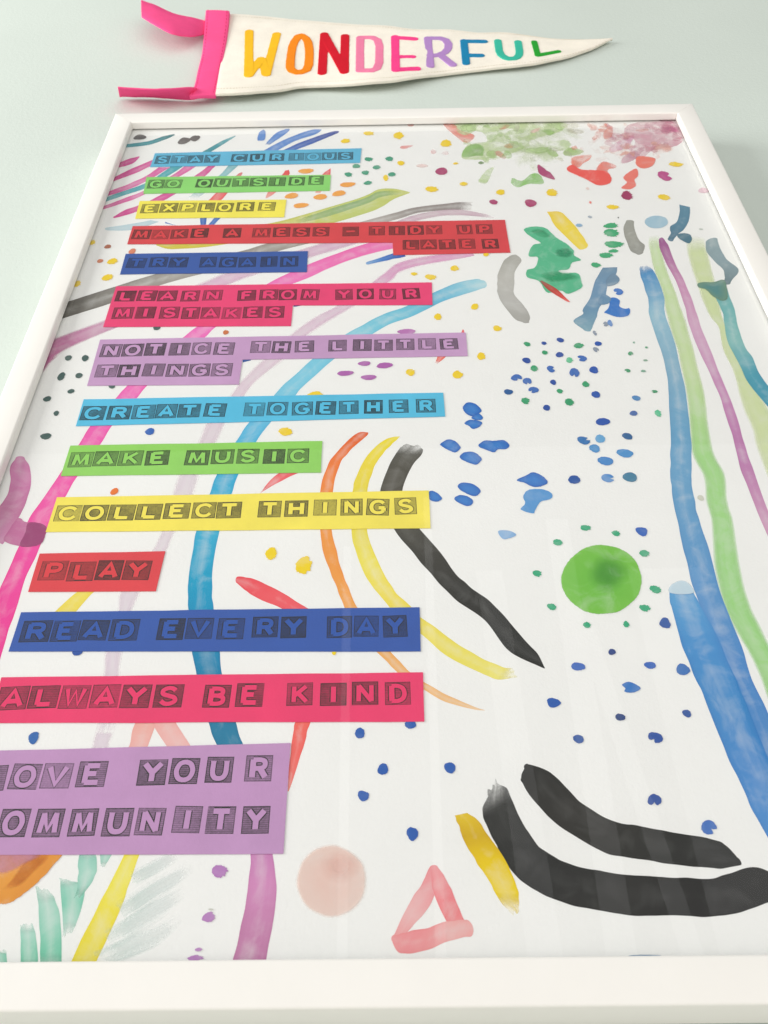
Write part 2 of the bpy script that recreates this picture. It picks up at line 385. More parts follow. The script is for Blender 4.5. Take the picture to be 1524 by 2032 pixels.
('brush_stroke',[25.1,67.4,29.7,73.6,22.4,61.9,34.1,70.3,22.8,55.9,37.2,61.1,26.6,46.2,41.4,51,29.3,40.8,45.2,44.9,35.2,31.4,51.1,40.6,43.6,25.9,59.2,36.9,55.4,21.2,68,34.8,68,18.3,77.6,33.2,82,16.6,90.1,32.3,99,16.3,102.6,31.5,112.6,16.1,115,31,123.2,17.6,123.9,33,136.1,21,133.6,35.3,143.7,25.3,141.8,33],[(48,48,45),(33,33,31),(38,37,34),(30,29,27),(34,33,31)],0.97,'dr',0.35),
('brush_stroke',[10,58.9,15.6,60,10.9,55.8,19.4,57,12.7,49.6,23.9,49.9,16.5,41.4,29.3,40.8,20.3,34.7,32.1,34.5,23.4,29.1,34,28,27,22.4,34.3,23,29.8,19.3,33.8,19.6],[(222,190,40),(206,168,16),(226,194,8),(230,202,14),(234,208,50)],0.96,'nd',0.4),
('brush_stroke',[-98.7,185.9,-98.3,190.2,-95.4,182.6,-91.7,189.1,-89.9,178,-82.7,184.7,-75.5,170.1,-70.1,176.3,-65.5,165.8,-57.8,167.6],[(228,70,82),(234,92,100),(236,96,104)],0.94,'rn',0.4),
('brush_stroke',[-71.7,273,-59.7,272,-82.9,265.1,-71.3,265.2,-88.5,257.1,-82.9,257.4,-91.3,251.3,-90.4,251.2],[(232,84,92),(236,110,116)],0.93,'nd',0.5),
('brush_stroke',[-63,106.6,-55.4,106.5,-62.9,104.5,-55.8,105,-63.7,98.4,-57.3,98.3,-64.1,90,-59.2,88.7,-64.4,79.1,-61.8,77.8,-64.3,70.8,-63.8,70.8],[(250,104,92),(248,104,98),(248,130,120)],0.94,'nr',0.5),
('brush_stroke',[-135.1,112.9,-125.3,112.7,-139,105,-128.9,104.9,-139.9,93,-131,92.9,-140.7,88.5,-132.1,88.4],[(248,172,158),(250,182,178)],0.9,'nn',0.4),
('brush_stroke',[-132.4,111.5,-121.5,111.4,-129.7,103.6,-119,104.2,-121.6,92.8,-111,93.1,-118.1,88.2,-107.6,88.1],[(250,170,162),(248,190,188)],0.9,'nn',0.4),
('brush_stroke',[-178.5,186.2,-167.7,186.1,-184.1,181.1,-175,180.9,-192.3,169.1,-181.2,169.2,-195.7,162.6,-185.2,162.4],[(240,220,96),(232,210,86)],0.93,'nn',0.4),
('brush_stroke',[-130.8,51.2,-123.5,51.1,-132.7,44.1,-126,44,-136.7,31.1,-128.1,31.7,-140.3,20.7,-130.4,21.4,-146.1,1.9,-135.8,1.9,-148.1,-4.2,-137.5,-4.3],[(236,222,70),(238,224,84),(232,216,62),(226,210,60)],0.93,'nn',0.6),
('brush_stroke',[-79,48.4,-69.4,48.3,-78.5,43.5,-69,43.4,-78.1,29.5,-66.6,31.4,-79.4,15.7,-66.5,16.1,-81.6,1.4,-68.4,1.2,-83,-4.8,-69.5,-4.9],[(196,124,180),(208,138,186),(196,130,172),(190,122,164)],0.93,'nn',0.6),
('brush_stroke',[-170,15,-164.7,14.9,-168,8.9,-161.8,9.2,-166.5,2.1,-159.6,2.1,-165.8,-0.4,-158.9,-0.5],[(172,212,199),(102,191,158)],0.95,'dd',0.9),
('brush_stroke',[-167,29.4,-160.9,28.3,-164.4,22.4,-156.9,23.3,-161.4,12.6,-152.7,12.5,-158.6,2.1,-150.1,2,-157.9,-0.5,-149.5,-0.6],[(174,210,197),(148,204,184),(96,189,156)],0.95,'dd',0.9),
('brush_stroke',[-157.8,33.4,-153.4,32.7,-156.4,28.3,-146.9,30.2,-153.3,18.3,-147,18.3,-151.7,11.6,-148,13.4],[(159,206,191),(130,199,176),(182,213,202)],0.95,'dd',0.9),
('brush_stroke',[-152.2,44.9,-145.3,44.8,-151.5,38.5,-143.3,38.5,-150.1,32.3,-143.9,33.3,-150,27.2,-146.9,27.2],[(148,202,186),(163,208,193),(148,200,184)],0.95,'dd',0.9),
('brush_stroke',[-143.7,45.9,-137.6,45.8,-143.4,44.2,-137.7,44.1,-142,39.3,-139.8,39.5],[(167,206,193)],0.95,'dd',0.9),
('brush_stroke',[-178.3,6.1,-172.9,5.2,-176.8,2.2,-171.9,2.2,-176.1,-0.3,-171.2,-0.4],[(139,199,176)],0.95,'dd',0.9),
('brush_stroke',[-128.6,36.6,-124.4,30,-111.7,45.8,-108.6,40.6],[(192,212,206),(214,224,222),(228,232,232)],0.6,'df',-0.8),
('brush_stroke',[-131.5,24.8,-126.5,16.1,-117.1,34.4,-113.9,25.4,-103.5,41,-102.3,35.5],[(192,212,206),(214,224,222),(228,232,232)],0.6,'df',-0.8),
('brush_stroke',[-134.3,13.9,-129.6,6.2,-117.5,24.3,-113.3,16.4,-105.9,30.6,-104.2,25],[(192,212,206),(214,224,222),(228,232,232)],0.6,'df',-0.8),
('brush_stroke',[-137.1,5.6,-128.8,0.3,-118.7,13.7,-113.4,6.5,-105.6,20.2,-103.7,15.5],[(192,212,206),(214,224,222),(228,232,232)],0.6,'df',-0.8),
('brush_stroke',[-2.1,36.6,1.3,36.5,-5.8,29.8,-0.5,25.5,-11,22.4,-5.7,17.9,-17.6,10.1,-12.1,11.2],[(240,150,156),(242,160,164),(242,186,186),(240,160,162)],0.88,'rr',0.35),
('brush_stroke',[-1.7,35.7,1.3,36.9,-1.2,29.1,4.5,32.3,-0.3,25.1,6.5,27.6,3.6,15.6,9.8,18.7,7.6,10.6,13.6,12.3],[(246,160,164),(240,132,138),(240,138,140)],0.88,'rr',0.35),
('brush_stroke',[-18.2,7.8,-17.2,10.1,-16.7,4.8,-14.7,10.6,-13.7,3.3,-10,11.9,-5.6,4.2,-3.1,13,4.6,7.6,4.4,15.2,13,9.4,12,15.5],[(242,158,160),(236,148,152),(236,156,158),(240,180,178),(238,168,166)],0.88,'rr',0.35),
('brush_stroke',[-242.8,280.6,-236.7,280.5,-243.6,272.3,-231.4,272,-239.8,258,-227.5,257.8,-240.7,245.1,-227.5,241.8,-245.1,234.9,-228.8,229,-249.9,222.1,-232.2,214.6],[(212,136,180),(208,124,174),(196,122,162),(210,146,184)],0.9,'rn',0.3),
('brush_stroke',[-246.8,666.7,-245.6,660.3,-227.5,671.5,-225.9,665,-215.3,680.3,-213.4,673.7,-206.3,683.7,-205.6,681.8],[(90,160,170),(80,150,158),(64,120,124)],0.92,'nn',0.3),
('brush_stroke',[-183.2,643.1,-175.6,642,-175.5,652.1,-168.8,651.4,-162,669.2,-157.3,667.2,-150.9,678.9,-150.4,678],[(70,140,150),(96,168,176)],0.92,'nn',0.3),
('brush_stroke',[-196.8,631.4,-187.2,631.1,-201.2,625.6,-190.7,625.3,-209.9,610,-202,608.9,-219.4,598,-217.3,590.7,-234.3,587.3,-231.8,580.9,-247,577.5,-246.8,570.5],[(84,168,178),(92,172,182),(96,166,172)],0.92,'nn',0.3),
('brush_stroke',[-148.8,629.8,-140.1,629.5,-151.4,625.6,-143.2,625.4,-157.1,610.7,-150.2,610.5,-169.9,590.8,-161.4,590.5,-179.4,574.6,-170.9,573.5],[(130,184,192),(160,202,208),(190,214,218)],0.88,'nf',0.4),
('brush_stroke',[-237.6,532.3,-236.1,528.7,-219,537.5,-216.6,528.8,-203.8,542.2,-197,539.8],[(192,214,222)],0.85,'rn',0.4),
('brush_stroke',[-246.2,634.8,-246.6,625.4,-237.8,641.5,-235.2,631.9,-230.9,644.7,-230.6,643],[(205,80,146),(216,104,164)],0.92,'nn',0.4),
('brush_stroke',[-245.8,610.3,-246.1,603,-232.6,625,-230.8,614.8,-219.8,636.5,-218.3,627,-211.9,644.1,-206.1,635.2],[(205,80,146),(218,112,168)],0.92,'nn',0.4),
('brush_stroke',[-246.3,586.9,-245.8,579.8,-232.1,598.4,-229.5,591.1,-220.2,610.3,-216.9,603.6,-211,625.1,-201,624.7],[(210,84,150),(222,124,176),(216,104,164)],0.92,'nn',0.4),
('brush_stroke',[-246,564.3,-246.2,559,-232.1,575.4,-230.1,569.2,-217.9,586.8,-216.8,580.4,-197.7,611.2,-189.5,611,-189.4,625.2,-179.4,624.9,-184,632.7,-175.2,632.4],[(210,84,150),(222,124,176),(216,104,164),(222,128,176)],0.92,'nn',0.4),
('brush_stroke',[-235.4,547.5,-234.3,546,-228.6,557,-225.3,550.2,-218.8,563.5,-218.1,555.2,-209.9,571.7,-198.7,571.3,-200.7,581.5,-190,581.9,-187.4,596.2,-178.1,595.9,-177.5,610.6,-169,610.3,-169.4,624.5,-162.6,625.2,-164.5,633.8,-159.7,633.6],[(206,80,146),(214,96,158),(216,100,160),(208,96,150)],0.92,'nn',0.4),
('brush_stroke',[-164.5,564.9,-155,564.6,-161.2,571.2,-151.2,570.9,-156.8,581.7,-147.4,581.4,-147.6,598.1,-141.2,597.9,-142.5,610.3,-138.3,610.9,-139.5,614.3,-138.2,614.3],[(232,110,108),(230,104,110),(220,140,140)],0.92,'nn',0.4),
('brush_stroke',[-115.1,572.5,-113.9,572.5,-114.2,581.1,-107.1,581.7,-109.5,596.9,-103.2,596.7,-103.7,609.8,-98.1,609.6,-102.4,615.6,-99,617.1],[(242,170,160),(232,104,104),(226,90,90)],0.92,'nn',0.4),
('brush_stroke',[-75,579.1,-70.9,578.9,-72.7,593.3,-66,593.1,-70,608.7,-63.2,607.6,-66,615.2,-63.5,618.5],[(240,180,170),(228,84,90)],0.92,'nn',0.4),
('brush_stroke',[-122.9,662.4,-118.8,661.3,-114.9,681.4,-108.7,676.5,-107.3,688.6,-103.8,684.7,-103.3,690.3,-102.7,688.4],[(112,150,208),(100,140,204)],0.92,'dn',0.4),
('brush_stroke',[-128.5,644.7,-115.3,644.3,-122.9,651.6,-110.1,652,-106.9,669.1,-95.6,667.8,-84,686.8,-79.5,678.2,-74,687.4,-74,686.5],[(112,150,208),(100,140,204)],0.92,'nn',0.4),
('brush_stroke',[-113.1,644.2,-100.8,643.8,-106.5,651,-94.6,651.5,-88.8,666.6,-78.8,663.5,-65.7,682.4,-62.8,676.7,-58.5,684,-58,682.1],[(90,128,196),(76,104,176),(78,90,156)],0.93,'nn',0.4),
('brush_stroke',[-166.1,549.1,-160.4,548.9,-165,543.9,-159.8,543.8,-163.4,534.4,-159.3,533.6],[(70,112,184)],0.93,'nr',0.4),
('brush_stroke',[-149.9,548.6,-145.9,548.5,-154.1,542.9,-149.2,542.7,-158.9,530,-154.1,529.8],[(84,124,192)],0.93,'nn',0.4),
('brush_stroke',[-192.5,539.6,-191.8,537.4,-184.6,535,-178.2,532,-169.7,528.1,-165.5,525.9],[(84,120,190)],0.9,'nn',0.4),
('brush_stroke',[-31.7,479.8,-30.9,476.6,-21.5,485.5,-20.7,480.2,-11.9,490.5,-12,483.2,-4.3,492.9,-2.5,486.2],[(110,160,210),(70,122,196),(60,92,172)],0.93,'rn',0.4),
('brush_stroke',[-83.7,429.2,-83.2,426.3,-77.2,429.1,-77.2,427.9],[(54,76,150)],0.95,'nn',0.3),
('brush_stroke',[-114.2,370.3,-113.5,366.7,-108.5,370.7,-108.3,368.6],[(58,92,160)],0.95,'nn',0.3),
('brush_stroke',[34.7,397.8,35.4,397.7,33.1,394,35.5,393.9,28.1,390.3,32.2,390.2],[(232,100,104)],0.9,'nn',0.4),
('brush_stroke',[17.7,373.5,23.1,373.3,16.2,369.3,21.5,369.2,14.6,364.2,16.5,363.2],[(238,120,108)],0.9,'nd',0.6),
]
LATE_STROKES = [
('brush_stroke',[94.2,452.3,95.8,452.9,99.7,440.5,104.7,442.8,108.9,429,111.2,430.1,112.2,426.5,112.6,427.1],[(150,90,75),(196,74,66),(232,92,84)],0.93,'nn',0.4),
]
BLOTS = [  # name, outline (mm), pigment rim, pigment heart, cover, softness
('pale_wash',[171,693,209.1,692.8,195.7,622.3,170.8,620.9,159.1,632.5],(232,200,196),(232,200,196),0.5,1),
('pale_wash',[72.3,692.8,160.1,689.6,140.3,633.2,103.4,607.7,77.4,628.5],(214,222,196),(214,222,196),0.6,1),
('green_wash',[46,693.7,89.2,695.2,143.9,692.7,140.7,677.9,125.4,668.8,110.3,659.7,108.1,650.4,90.7,637.1,77.4,628.5,65,628.9,49.3,631.7,52.8,650,61.4,657.9,73.3,661,68.8,678.1,51.2,681.1],(196,214,160),(204,220,172),0.62,0.9),
('green_wash',[97.3,646.1,124.8,664,131.2,633.5,127.8,624.6,117.2,620.5,112,634.1],(200,216,172),(200,216,172),0.75,0.8),
('green_wash',[89,597.5,96.3,593,105.1,603.4,111.7,603.1,113.8,588.2,101.1,587.5,91.9,582.6,87.1,589],(150,200,118),(120,190,95),0.85,0.4),
('green_wash',[68.3,613.3,76.6,619.6,73.3,606.6,67.5,589.7,61.8,586.7,59,593.1],(194,214,160),(194,214,160),0.85,0.5),
('green_wash',[50,634,52,647.7,62.5,656.7,68.9,649.4,67.2,635.6,63.2,635.8],(152,190,118),(122,164,100),0.8,0.6),
('green_wash',[61.8,623.4,64.8,626,67.9,623.2,64.3,620.5],(120,150,96),(120,150,96),0.85,0.3),
('green_wash',[136.7,640.1,144.6,647.5,155.5,640.6,149.5,634,137.9,632.6],(178,204,136),(178,204,136),0.9,0.2),
('pale_wash',[145,677.8,152.7,681.9,161.6,678.4,161.6,671.1,151,670.3],(206,204,184),(206,204,184),0.7,0.7),
('coral_blot',[34.7,694.7,44.9,694.3,51.2,681.1,63.5,671,55.5,656.4,44.8,671.6],(240,146,132),(240,146,132),0.88,0.2),
('coral_blot',[3,694.8,9.6,694.6,8.6,690.6,4.1,690.3],(226,160,150),(226,160,150),0.85,0.4),
('coral_blot',[85.4,681.9,90,690.9,96.4,689.4,91.6,682.6],(206,150,120),(206,150,120),0.85,0.3),
('coral_blot',[75.6,639.9,82.2,643.8,87.4,632.7,85.3,628.2,80.2,634.1],(212,150,122),(212,150,122),0.85,0.3),
('coral_blot',[86.5,653.5,96.2,657.9,94.7,648.5,88.3,647.6],(206,170,122),(206,170,122),0.8,0.4),
('coral_blot',[112.4,677.7,122.6,684.7,120.6,677.4,114.3,674],(230,200,186),(230,200,186),0.8,0.4),
('coral_blot',[-4.3,652.4,-1.4,655.4,7.9,655.7,3.2,651,-2.1,649.5],(238,160,156),(238,160,156),0.85,0.2),
('coral_blot',[22,644.1,24.4,648.6,27.8,645.7,27,640.5,23.5,639.4],(236,200,200),(236,200,200),0.8,0.4),
('coral_blot',[30.4,640.3,35.3,645.9,38.5,642.4,37.1,637.1],(236,210,210),(236,210,210),0.7,0.5),
('coral_blot',[8.7,620.8,13.8,623.9,19.9,620.4,18.1,617.1,11.4,616.9],(238,212,208),(238,212,208),0.7,0.5),
('mauve_wash',[195.2,668.7,200.4,684.4,217.3,692,246,693,244.6,657.4,229.5,643.8,220.9,646.5,201,626.6,191.8,631.4,202.2,656.5],(218,166,180),(214,160,176),0.8,0.7),
('mauve_wash',[218.5,692.5,244.9,693,245.5,669.3,232.6,674.6,224.1,684.8],(204,112,152),(204,112,152),0.8,0.5),
('mauve_wash',[174.8,644.6,188.8,659.3,204.9,670.8,199,651.9,187.8,640.7,176.6,635.3],(218,156,184),(218,156,184),0.85,0.4),
('mauve_wash',[181.9,620.5,187.1,630.4,202.3,644.8,209.5,646.9,201.9,631,190.8,620.2,183.6,617.1],(212,166,180),(212,166,180),0.85,0.35),
('green_wash',[78,694.6,79.2,691,75.3,685.9,70.9,683.7,69.8,687,69.1,690.1,72.3,693.7,75.3,695],(170,202,127),(170,202,127),0.58,0.76),
('green_wash',[128.8,646.9,126.7,642.2,119.8,638,112.1,637.3,113.5,642.2,112.8,645.7,119.2,649.5,125.4,649.4],(173,203,131),(173,203,131),0.67,0.3),
('green_wash',[132.4,633.7,129.4,630.7,124.5,633.5,122.7,639.1,123.4,643.3,126.1,645.6,130,642.8,131.4,638.4],(178,206,138),(178,206,138),0.78,0.27),
('green_wash',[59.7,660.8,59.7,653.5,54.8,654.7,51.4,655.6,51,660.7,51.3,666.7,55.3,667.3,58.6,665.7],(195,216,162),(195,216,162),0.61,0.56),
('green_wash',[134.8,686.4,132.1,684.4,129.7,684,128.7,686.7,128.4,690.3,130.9,691.9,133.6,694.1,136,691.4],(204,221,173),(204,221,173),0.76,0.78),
('green_wash',[67.4,684.8,61.9,676.7,54.3,671.3,48.1,676.4,46.2,682,47.1,688.7,54,690.2,60.6,690.2],(204,221,173),(204,221,173),0.62,0.26),
('green_wash',[62.9,690.9,65.6,685.6,57.5,682.7,52.5,683.3,50.9,686.5,52.3,690.2,56.2,693.5,63,696.2],(171,203,130),(171,203,130),0.51,0.52),
('green_wash',[72.9,627.1,70.8,621.1,67.5,622.8,66.5,626.5,66.6,630.8,69.2,633,71.9,635,73,631.5],(201,219,170),(201,219,170),0.79,0.52),
('green_wash',[61.2,687.6,58.3,683.3,56,681.3,52,678.1,50.6,682.4,50.1,687.4,54.5,689.5,58.7,691.4],(192,214,157),(192,214,157),0.78,0.66),
('green_wash',[100.2,685.6,95.5,683,91.5,681.4,89.7,686.3,92.4,693.8,96.3,695.4,99.9,695.3,101.8,693.5],(193,215,159),(193,215,159),0.59,0.76),
('green_wash',[142.3,686.7,141.7,676.4,133.8,681.3,124.5,682.5,125.6,693.1,132.7,694.1,137.9,693.9,145.5,693.6],(188,212,152),(188,212,152),0.76,0.76),
('green_wash',[77.5,687.8,77.1,684.2,70.4,688.9,64.4,695.9,64.5,696.6,66.7,696.5,73.4,695.4,79.1,690],(179,207,139),(179,207,139),0.81,0.68),
('green_wash',[95.1,666.1,94,662.5,91,662.3,89.6,665,88.8,667.4,89.6,670.9,92.5,671,93.7,668.4],(199,218,167),(199,218,167),0.79,0.3),
('green_wash',[107,680,107.4,674.5,99.4,672.1,95,671.2,89.9,671.9,90.7,677.7,98,681.8,103.9,682.6],(200,218,168),(200,218,168),0.77,0.29),
('green_wash',[135.6,685.6,131.6,679.8,128.3,672.2,125.7,679.1,124.9,684.5,125.5,691.7,129.5,694,133.4,692.8],(202,219,170),(202,219,170),0.75,0.25),
('green_wash',[82.7,665.9,81.5,660.7,77.3,654.8,73.5,660.3,70.2,666,72.3,674.6,78.8,675.9,83.9,673.2],(190,213,154),(190,213,154),0.61,0.75),
('green_wash',[93.1,633.1,89.2,628.6,86.1,629.9,82.2,631.4,84.5,638.6,87.5,644.8,90.8,642.3,92.2,638.9],(171,203,129),(171,203,129),0.78,0.35),
('green_wash',[134.5,674.2,133.2,670.2,127.7,667.3,125,673.1,121.9,677.7,126.2,680.7,130.9,681.1,133.6,677.7],(166,200,123),(166,200,123),0.83,0.71),
('green_wash',[126.5,642.3,123.4,639.1,115.9,637.8,108.5,641.5,104.6,646.5,112.8,647.5,118.2,649.5,125.4,646.5],(195,216,162),(195,216,162),0.72,0.71),
('green_wash',[79.4,630.5,75.4,629.1,72.2,630.4,70.2,634,70.2,639.5,73.7,644.6,78.6,642.6,79.4,636.3],(182,208,143),(182,208,143),0.79,0.41),
('green_wash',[93.5,690.1,90.4,686.1,86.3,682.1,84.2,687.6,85.8,693.5,87.8,695.7,91.1,695.6,94.7,695.5],(202,220,171),(202,220,171),0.71,0.42),
('green_wash',[64.7,680.3,60.3,678.3,57.3,677.8,56,681.6,56,688.9,60.8,690.7,65.4,694.3,66.5,688.2],(187,212,151),(187,212,151),0.84,0.39),
('green_wash',[101.2,688.5,100.4,686.2,98.7,682.1,96.2,684.4,93.4,686.1,95,690,98.1,692.5,101.2,691.8],(204,220,173),(204,220,173),0.81,0.65),
('green_wash',[104.2,653.8,104.5,647,97.2,646.4,93.6,650.4,91.7,654.3,91.4,661.3,98.7,660.5,103.9,658.9],(193,215,158),(193,215,158),0.8,0.43),
('green_wash',[88.5,677.5,88.2,671.8,87.6,668.8,85.8,665.7,82.2,670.8,81.9,676.4,81.9,681.1,84.7,680.6],(194,215,160),(194,215,160),0.56,0.7),
('green_wash',[146.5,653.9,142.6,644.5,134.3,641.1,129.5,645.7,124.1,649.8,126,659.4,134.7,660.6,142.3,661.1],(201,219,170),(201,219,170),0.71,0.27),
('green_wash',[140,641.5,133.6,640.8,129.3,638.6,123.6,642.1,124.9,649.6,128.6,655.7,133.9,651.3,138.1,648.7],(202,205,179),(202,205,179),0.51,0.57),
('green_wash',[103.7,680,101.7,673.3,98.6,676.2,95.5,677.9,97.6,683.7,100,686.5,104,691.5,104.4,684.8],(201,204,178),(201,204,178),0.6,0.73),
('green_wash',[118.2,634,116.2,627.8,112.4,622.4,107,622.4,106.3,627.9,106.8,632.3,110.2,634.9,113.3,635],(197,201,174),(197,201,174),0.46,0.58),
('green_wash',[100.8,648.8,98.2,647.2,95.1,647.3,92.3,650.4,94.2,653.7,95,658.7,98.2,654.7,101.8,653],(217,218,199),(217,218,199),0.4,0.68),
('green_wash',[122.5,660.2,120.6,657,119.4,653.8,116.6,653.2,114.8,655.7,116.3,659.1,118,661.1,120.3,661.7],(216,217,196),(216,217,196),0.42,0.66),
('green_wash',[143.1,638.8,144.2,633.9,143.1,629,140.1,631.7,137,634.1,137.2,639.8,139,642.3,141.2,642],(200,203,177),(200,203,177),0.42,0.33),
('green_wash',[135.3,623.7,133.3,623.2,131.6,624.9,130.1,627.3,130.5,630.7,133,630.7,134.9,629.2,135.1,626.6],(219,220,201),(219,220,201),0.41,0.52),
('green_wash',[158,682.3,152.1,679.3,147.7,676.6,145,681.2,141.3,687.2,147,691.1,152,693.1,158.5,691],(218,218,199),(218,218,199),0.6,0.5),
('mauve_wash',[231.9,653.6,230.8,649.1,228,644.1,224.1,642.9,220.5,642.5,222.6,647.5,224.7,652.5,229.3,655.1],(214,150,168),(214,150,168),0.69,0.63),
('mauve_wash',[198,660,194.4,657,188.8,661,186.5,665.3,183.1,671.1,187.3,673.6,193.1,670,195.2,665.4],(209,140,163),(209,140,163),0.72,0.41),
('mauve_wash',[245.5,662.9,242.9,655.2,238.7,653.6,235.3,654.6,234.3,660.5,236.2,667.7,240.5,672.4,242,665.9],(213,147,167),(213,147,167),0.71,0.42),
('mauve_wash',[229.6,690.6,226.6,686.1,221.8,681.6,216,678.1,214.8,682,215.6,686.5,218.8,691,225.5,690.7],(206,132,158),(206,132,158),0.77,0.26),
('mauve_wash',[202.7,645.4,199.5,641.9,195.4,636.5,192.3,640.8,189.2,642.9,190.4,647.8,196.4,649.4,203.3,650.8],(210,142,164),(210,142,164),0.84,0.74),
('mauve_wash',[222.2,641.1,218.1,636.7,213.2,635.5,212.1,641.3,214.5,646.6,217.2,653.6,220.9,650.9,223.6,647.5],(221,166,178),(221,166,178),0.56,0.26),
('mauve_wash',[193.2,663.9,188.8,660.3,185.3,658.2,180.3,658.2,179.9,663.1,183.1,666.6,186.7,669,190.4,667.6],(208,138,161),(208,138,161),0.63,0.42),
('mauve_wash',[236.9,670.9,232.4,666.1,228.5,669.4,226.8,674.7,228.7,681.5,233.7,687.2,239.7,685.9,238.7,677.1],(206,132,158),(206,132,158),0.66,0.28),
('mauve_wash',[183.3,654,181.2,646.3,177.8,647.1,175.7,647.8,172.9,651.8,175.4,658.6,178.5,660.8,181.8,660.7],(222,167,179),(222,167,179),0.67,0.51),
('mauve_wash',[189.6,675,188,668.8,185,669.9,183.5,672.1,182.2,676.8,185.3,682,189.4,686.1,191.3,681.2],(220,162,176),(220,162,176),0.54,0.71),
('mauve_wash',[188.7,655.9,184.2,651,177.8,653,177.7,661.3,175.4,670.2,181.8,674.5,187.4,669.1,191.8,662.9],(214,151,169),(214,151,169),0.6,0.64),
('mauve_wash',[183.8,646.2,182.4,641.5,177.7,647.8,172.3,654.1,174.8,657.9,177.4,661.3,181.8,653.8,184,649.6],(222,167,179),(222,167,179),0.72,0.54),
('mauve_wash',[187,678.9,184.3,677.6,181.2,681.4,180.5,685.8,181.7,687.8,183.1,690.7,185.2,686.5,187.2,683.1],(215,152,170),(215,152,170),0.67,0.29),
('mauve_wash',[186.1,669.1,185.7,665.2,184.6,661.1,182.1,662.2,180.9,665.8,181,669.8,182.3,673.9,185.3,674.9],(214,150,168),(214,150,168),0.56,0.42),
('mauve_wash',[200.6,667.9,199.3,662.6,194.5,657.9,189.1,657.1,183.2,658.4,187.4,665.9,192.8,671.6,199.5,673.1],(218,160,174),(218,160,174),0.78,0.45),
('mauve_wash',[219.3,639.6,218,635.8,215.5,630.2,213.8,634.9,211.5,638.3,214.6,642.7,217.1,646.1,218.8,643.1],(216,155,172),(216,155,172),0.78,0.37),
('mauve_wash',[215.9,639.8,211.5,638,207.7,635.6,207.1,640.4,207.5,644.1,209,650.5,212.4,646.8,216.8,646.3],(221,165,177),(221,165,177),0.74,0.65),
('mauve_wash',[228.2,673.3,224.7,671,221.3,674.6,218.4,677.9,219.9,681.4,221.9,685.1,226.2,683.1,229.5,678.3],(220,163,176),(220,163,176),0.74,0.68),
('mauve_wash',[188,666,185.9,661.8,185.4,656.8,182.2,656.6,181.1,661.2,180.4,665.7,183.2,666.6,185,667],(206,132,158),(206,132,158),0.52,0.25),
('mauve_wash',[242.9,689.9,240.7,685.6,237.6,679.5,232.9,679.9,229.6,681.1,231.2,686.1,235.7,690.3,240.3,690.2],(211,143,165),(211,143,165),0.55,0.74),
('coral_blot',[184.9,682.7,182.1,681.3,179,679.7,176.6,681.9,174.2,683.9,177.2,685.3,180.2,685.8,184,685.2],(239,183,169),(239,183,169),0.44,0.37),
('coral_blot',[197.5,632,196,628.5,193.7,632.2,193.1,635.3,193.8,637.8,195.6,639.2,198.6,638.5,198.5,634.3],(238,173,159),(238,173,159),0.62,0.45),
('coral_blot',[201.1,685.4,199.4,683.3,197.3,682.1,196.2,684.3,196.7,687.2,197.9,690.6,200.3,690.9,201,688],(238,172,158),(238,172,158),0.58,0.73),
('coral_blot',[220.7,676.3,215.5,673.7,211.2,671.6,207.9,673.1,203.2,674.3,205.7,677.6,212.2,679.1,218.9,679.3],(237,162,148),(237,162,148),0.64,0.58),
('coral_blot',[205.2,666.3,200.4,662.5,196.3,657.5,191.6,660.2,188.7,666.1,193,672.8,198.8,672.8,202.9,671.3],(238,176,162),(238,176,162),0.41,0.5),
('coral_blot',[169.1,686.6,169.5,682.7,168.6,678.2,166.5,681.6,164.8,683.6,164.4,688.1,165.5,692.4,168.1,691.6],(239,184,170),(239,184,170),0.5,0.48),
('coral_blot',[180.6,642.8,179.3,640.2,175.7,636.7,170.6,634.7,169.7,636.7,171.9,639.5,174.8,642.7,179.2,644.2],(238,172,158),(238,172,158),0.73,0.63),
('coral_blot',[195.1,651.7,192.7,650.8,188.9,653.6,187.4,657.6,187.3,660.3,189.7,659.9,192.4,659.3,193.3,655.8],(236,152,138),(236,152,138),0.47,0.34),
('coral_blot',[183.6,688.7,183,686.6,182.6,683.5,180.7,683.8,180.1,686.1,180.1,688.1,181,690,182.6,690.3],(236,154,140),(236,154,140),0.7,0.8),
('coral_blot',[190.6,665.5,190.6,662.5,188.1,662.3,186.8,662.9,184.5,664,186.3,666.9,188.3,667.5,190.4,667.9],(236,151,137),(236,151,137),0.58,0.79),
('coral_blot',[221.8,653,220.6,649.2,218.3,645.9,215.9,646.9,214.9,649,214.3,652.3,217,656,220.3,655.9],(239,182,168),(239,182,168),0.69,0.66),
('coral_blot',[171.3,666.2,170.9,664.1,169.4,661.1,166.2,658.6,165.3,660.5,164.7,662.7,167.4,666.5,170.8,668.5],(237,164,150),(237,164,150),0.48,0.37),
('coral_blot',[172.8,677.6,169.6,673.5,165.1,673.7,165.2,679.8,164.3,685.1,167.9,690,172.6,688.6,174.8,683.3],(237,169,155),(237,169,155),0.46,0.68),
('coral_blot',[183.7,646.7,179.7,642.3,173.8,641.7,170,642.3,168.5,644.6,167.7,648.7,174.5,651.2,178.2,648.5],(239,183,169),(239,183,169),0.74,0.61),
('coral_blot',[180,658.7,178.3,658.1,176.2,658.7,176.1,661.5,176.1,664.3,178.1,665.2,179.4,662.9,180,661.1],(237,161,147),(237,161,147),0.48,0.57),
('coral_blot',[175.1,670,174.2,664.4,171.8,660,169.9,664,168.1,668.4,170.1,674,172.3,676.8,174.5,675.1],(236,150,136),(236,150,136),0.55,0.35),
('coral_blot',[150.7,644.9,148.5,642.6,146.1,641.6,144.6,643.9,144.5,648,147.3,649.5,149.6,651.3,150.4,648.3],(237,161,147),(237,161,147),0.67,0.53),
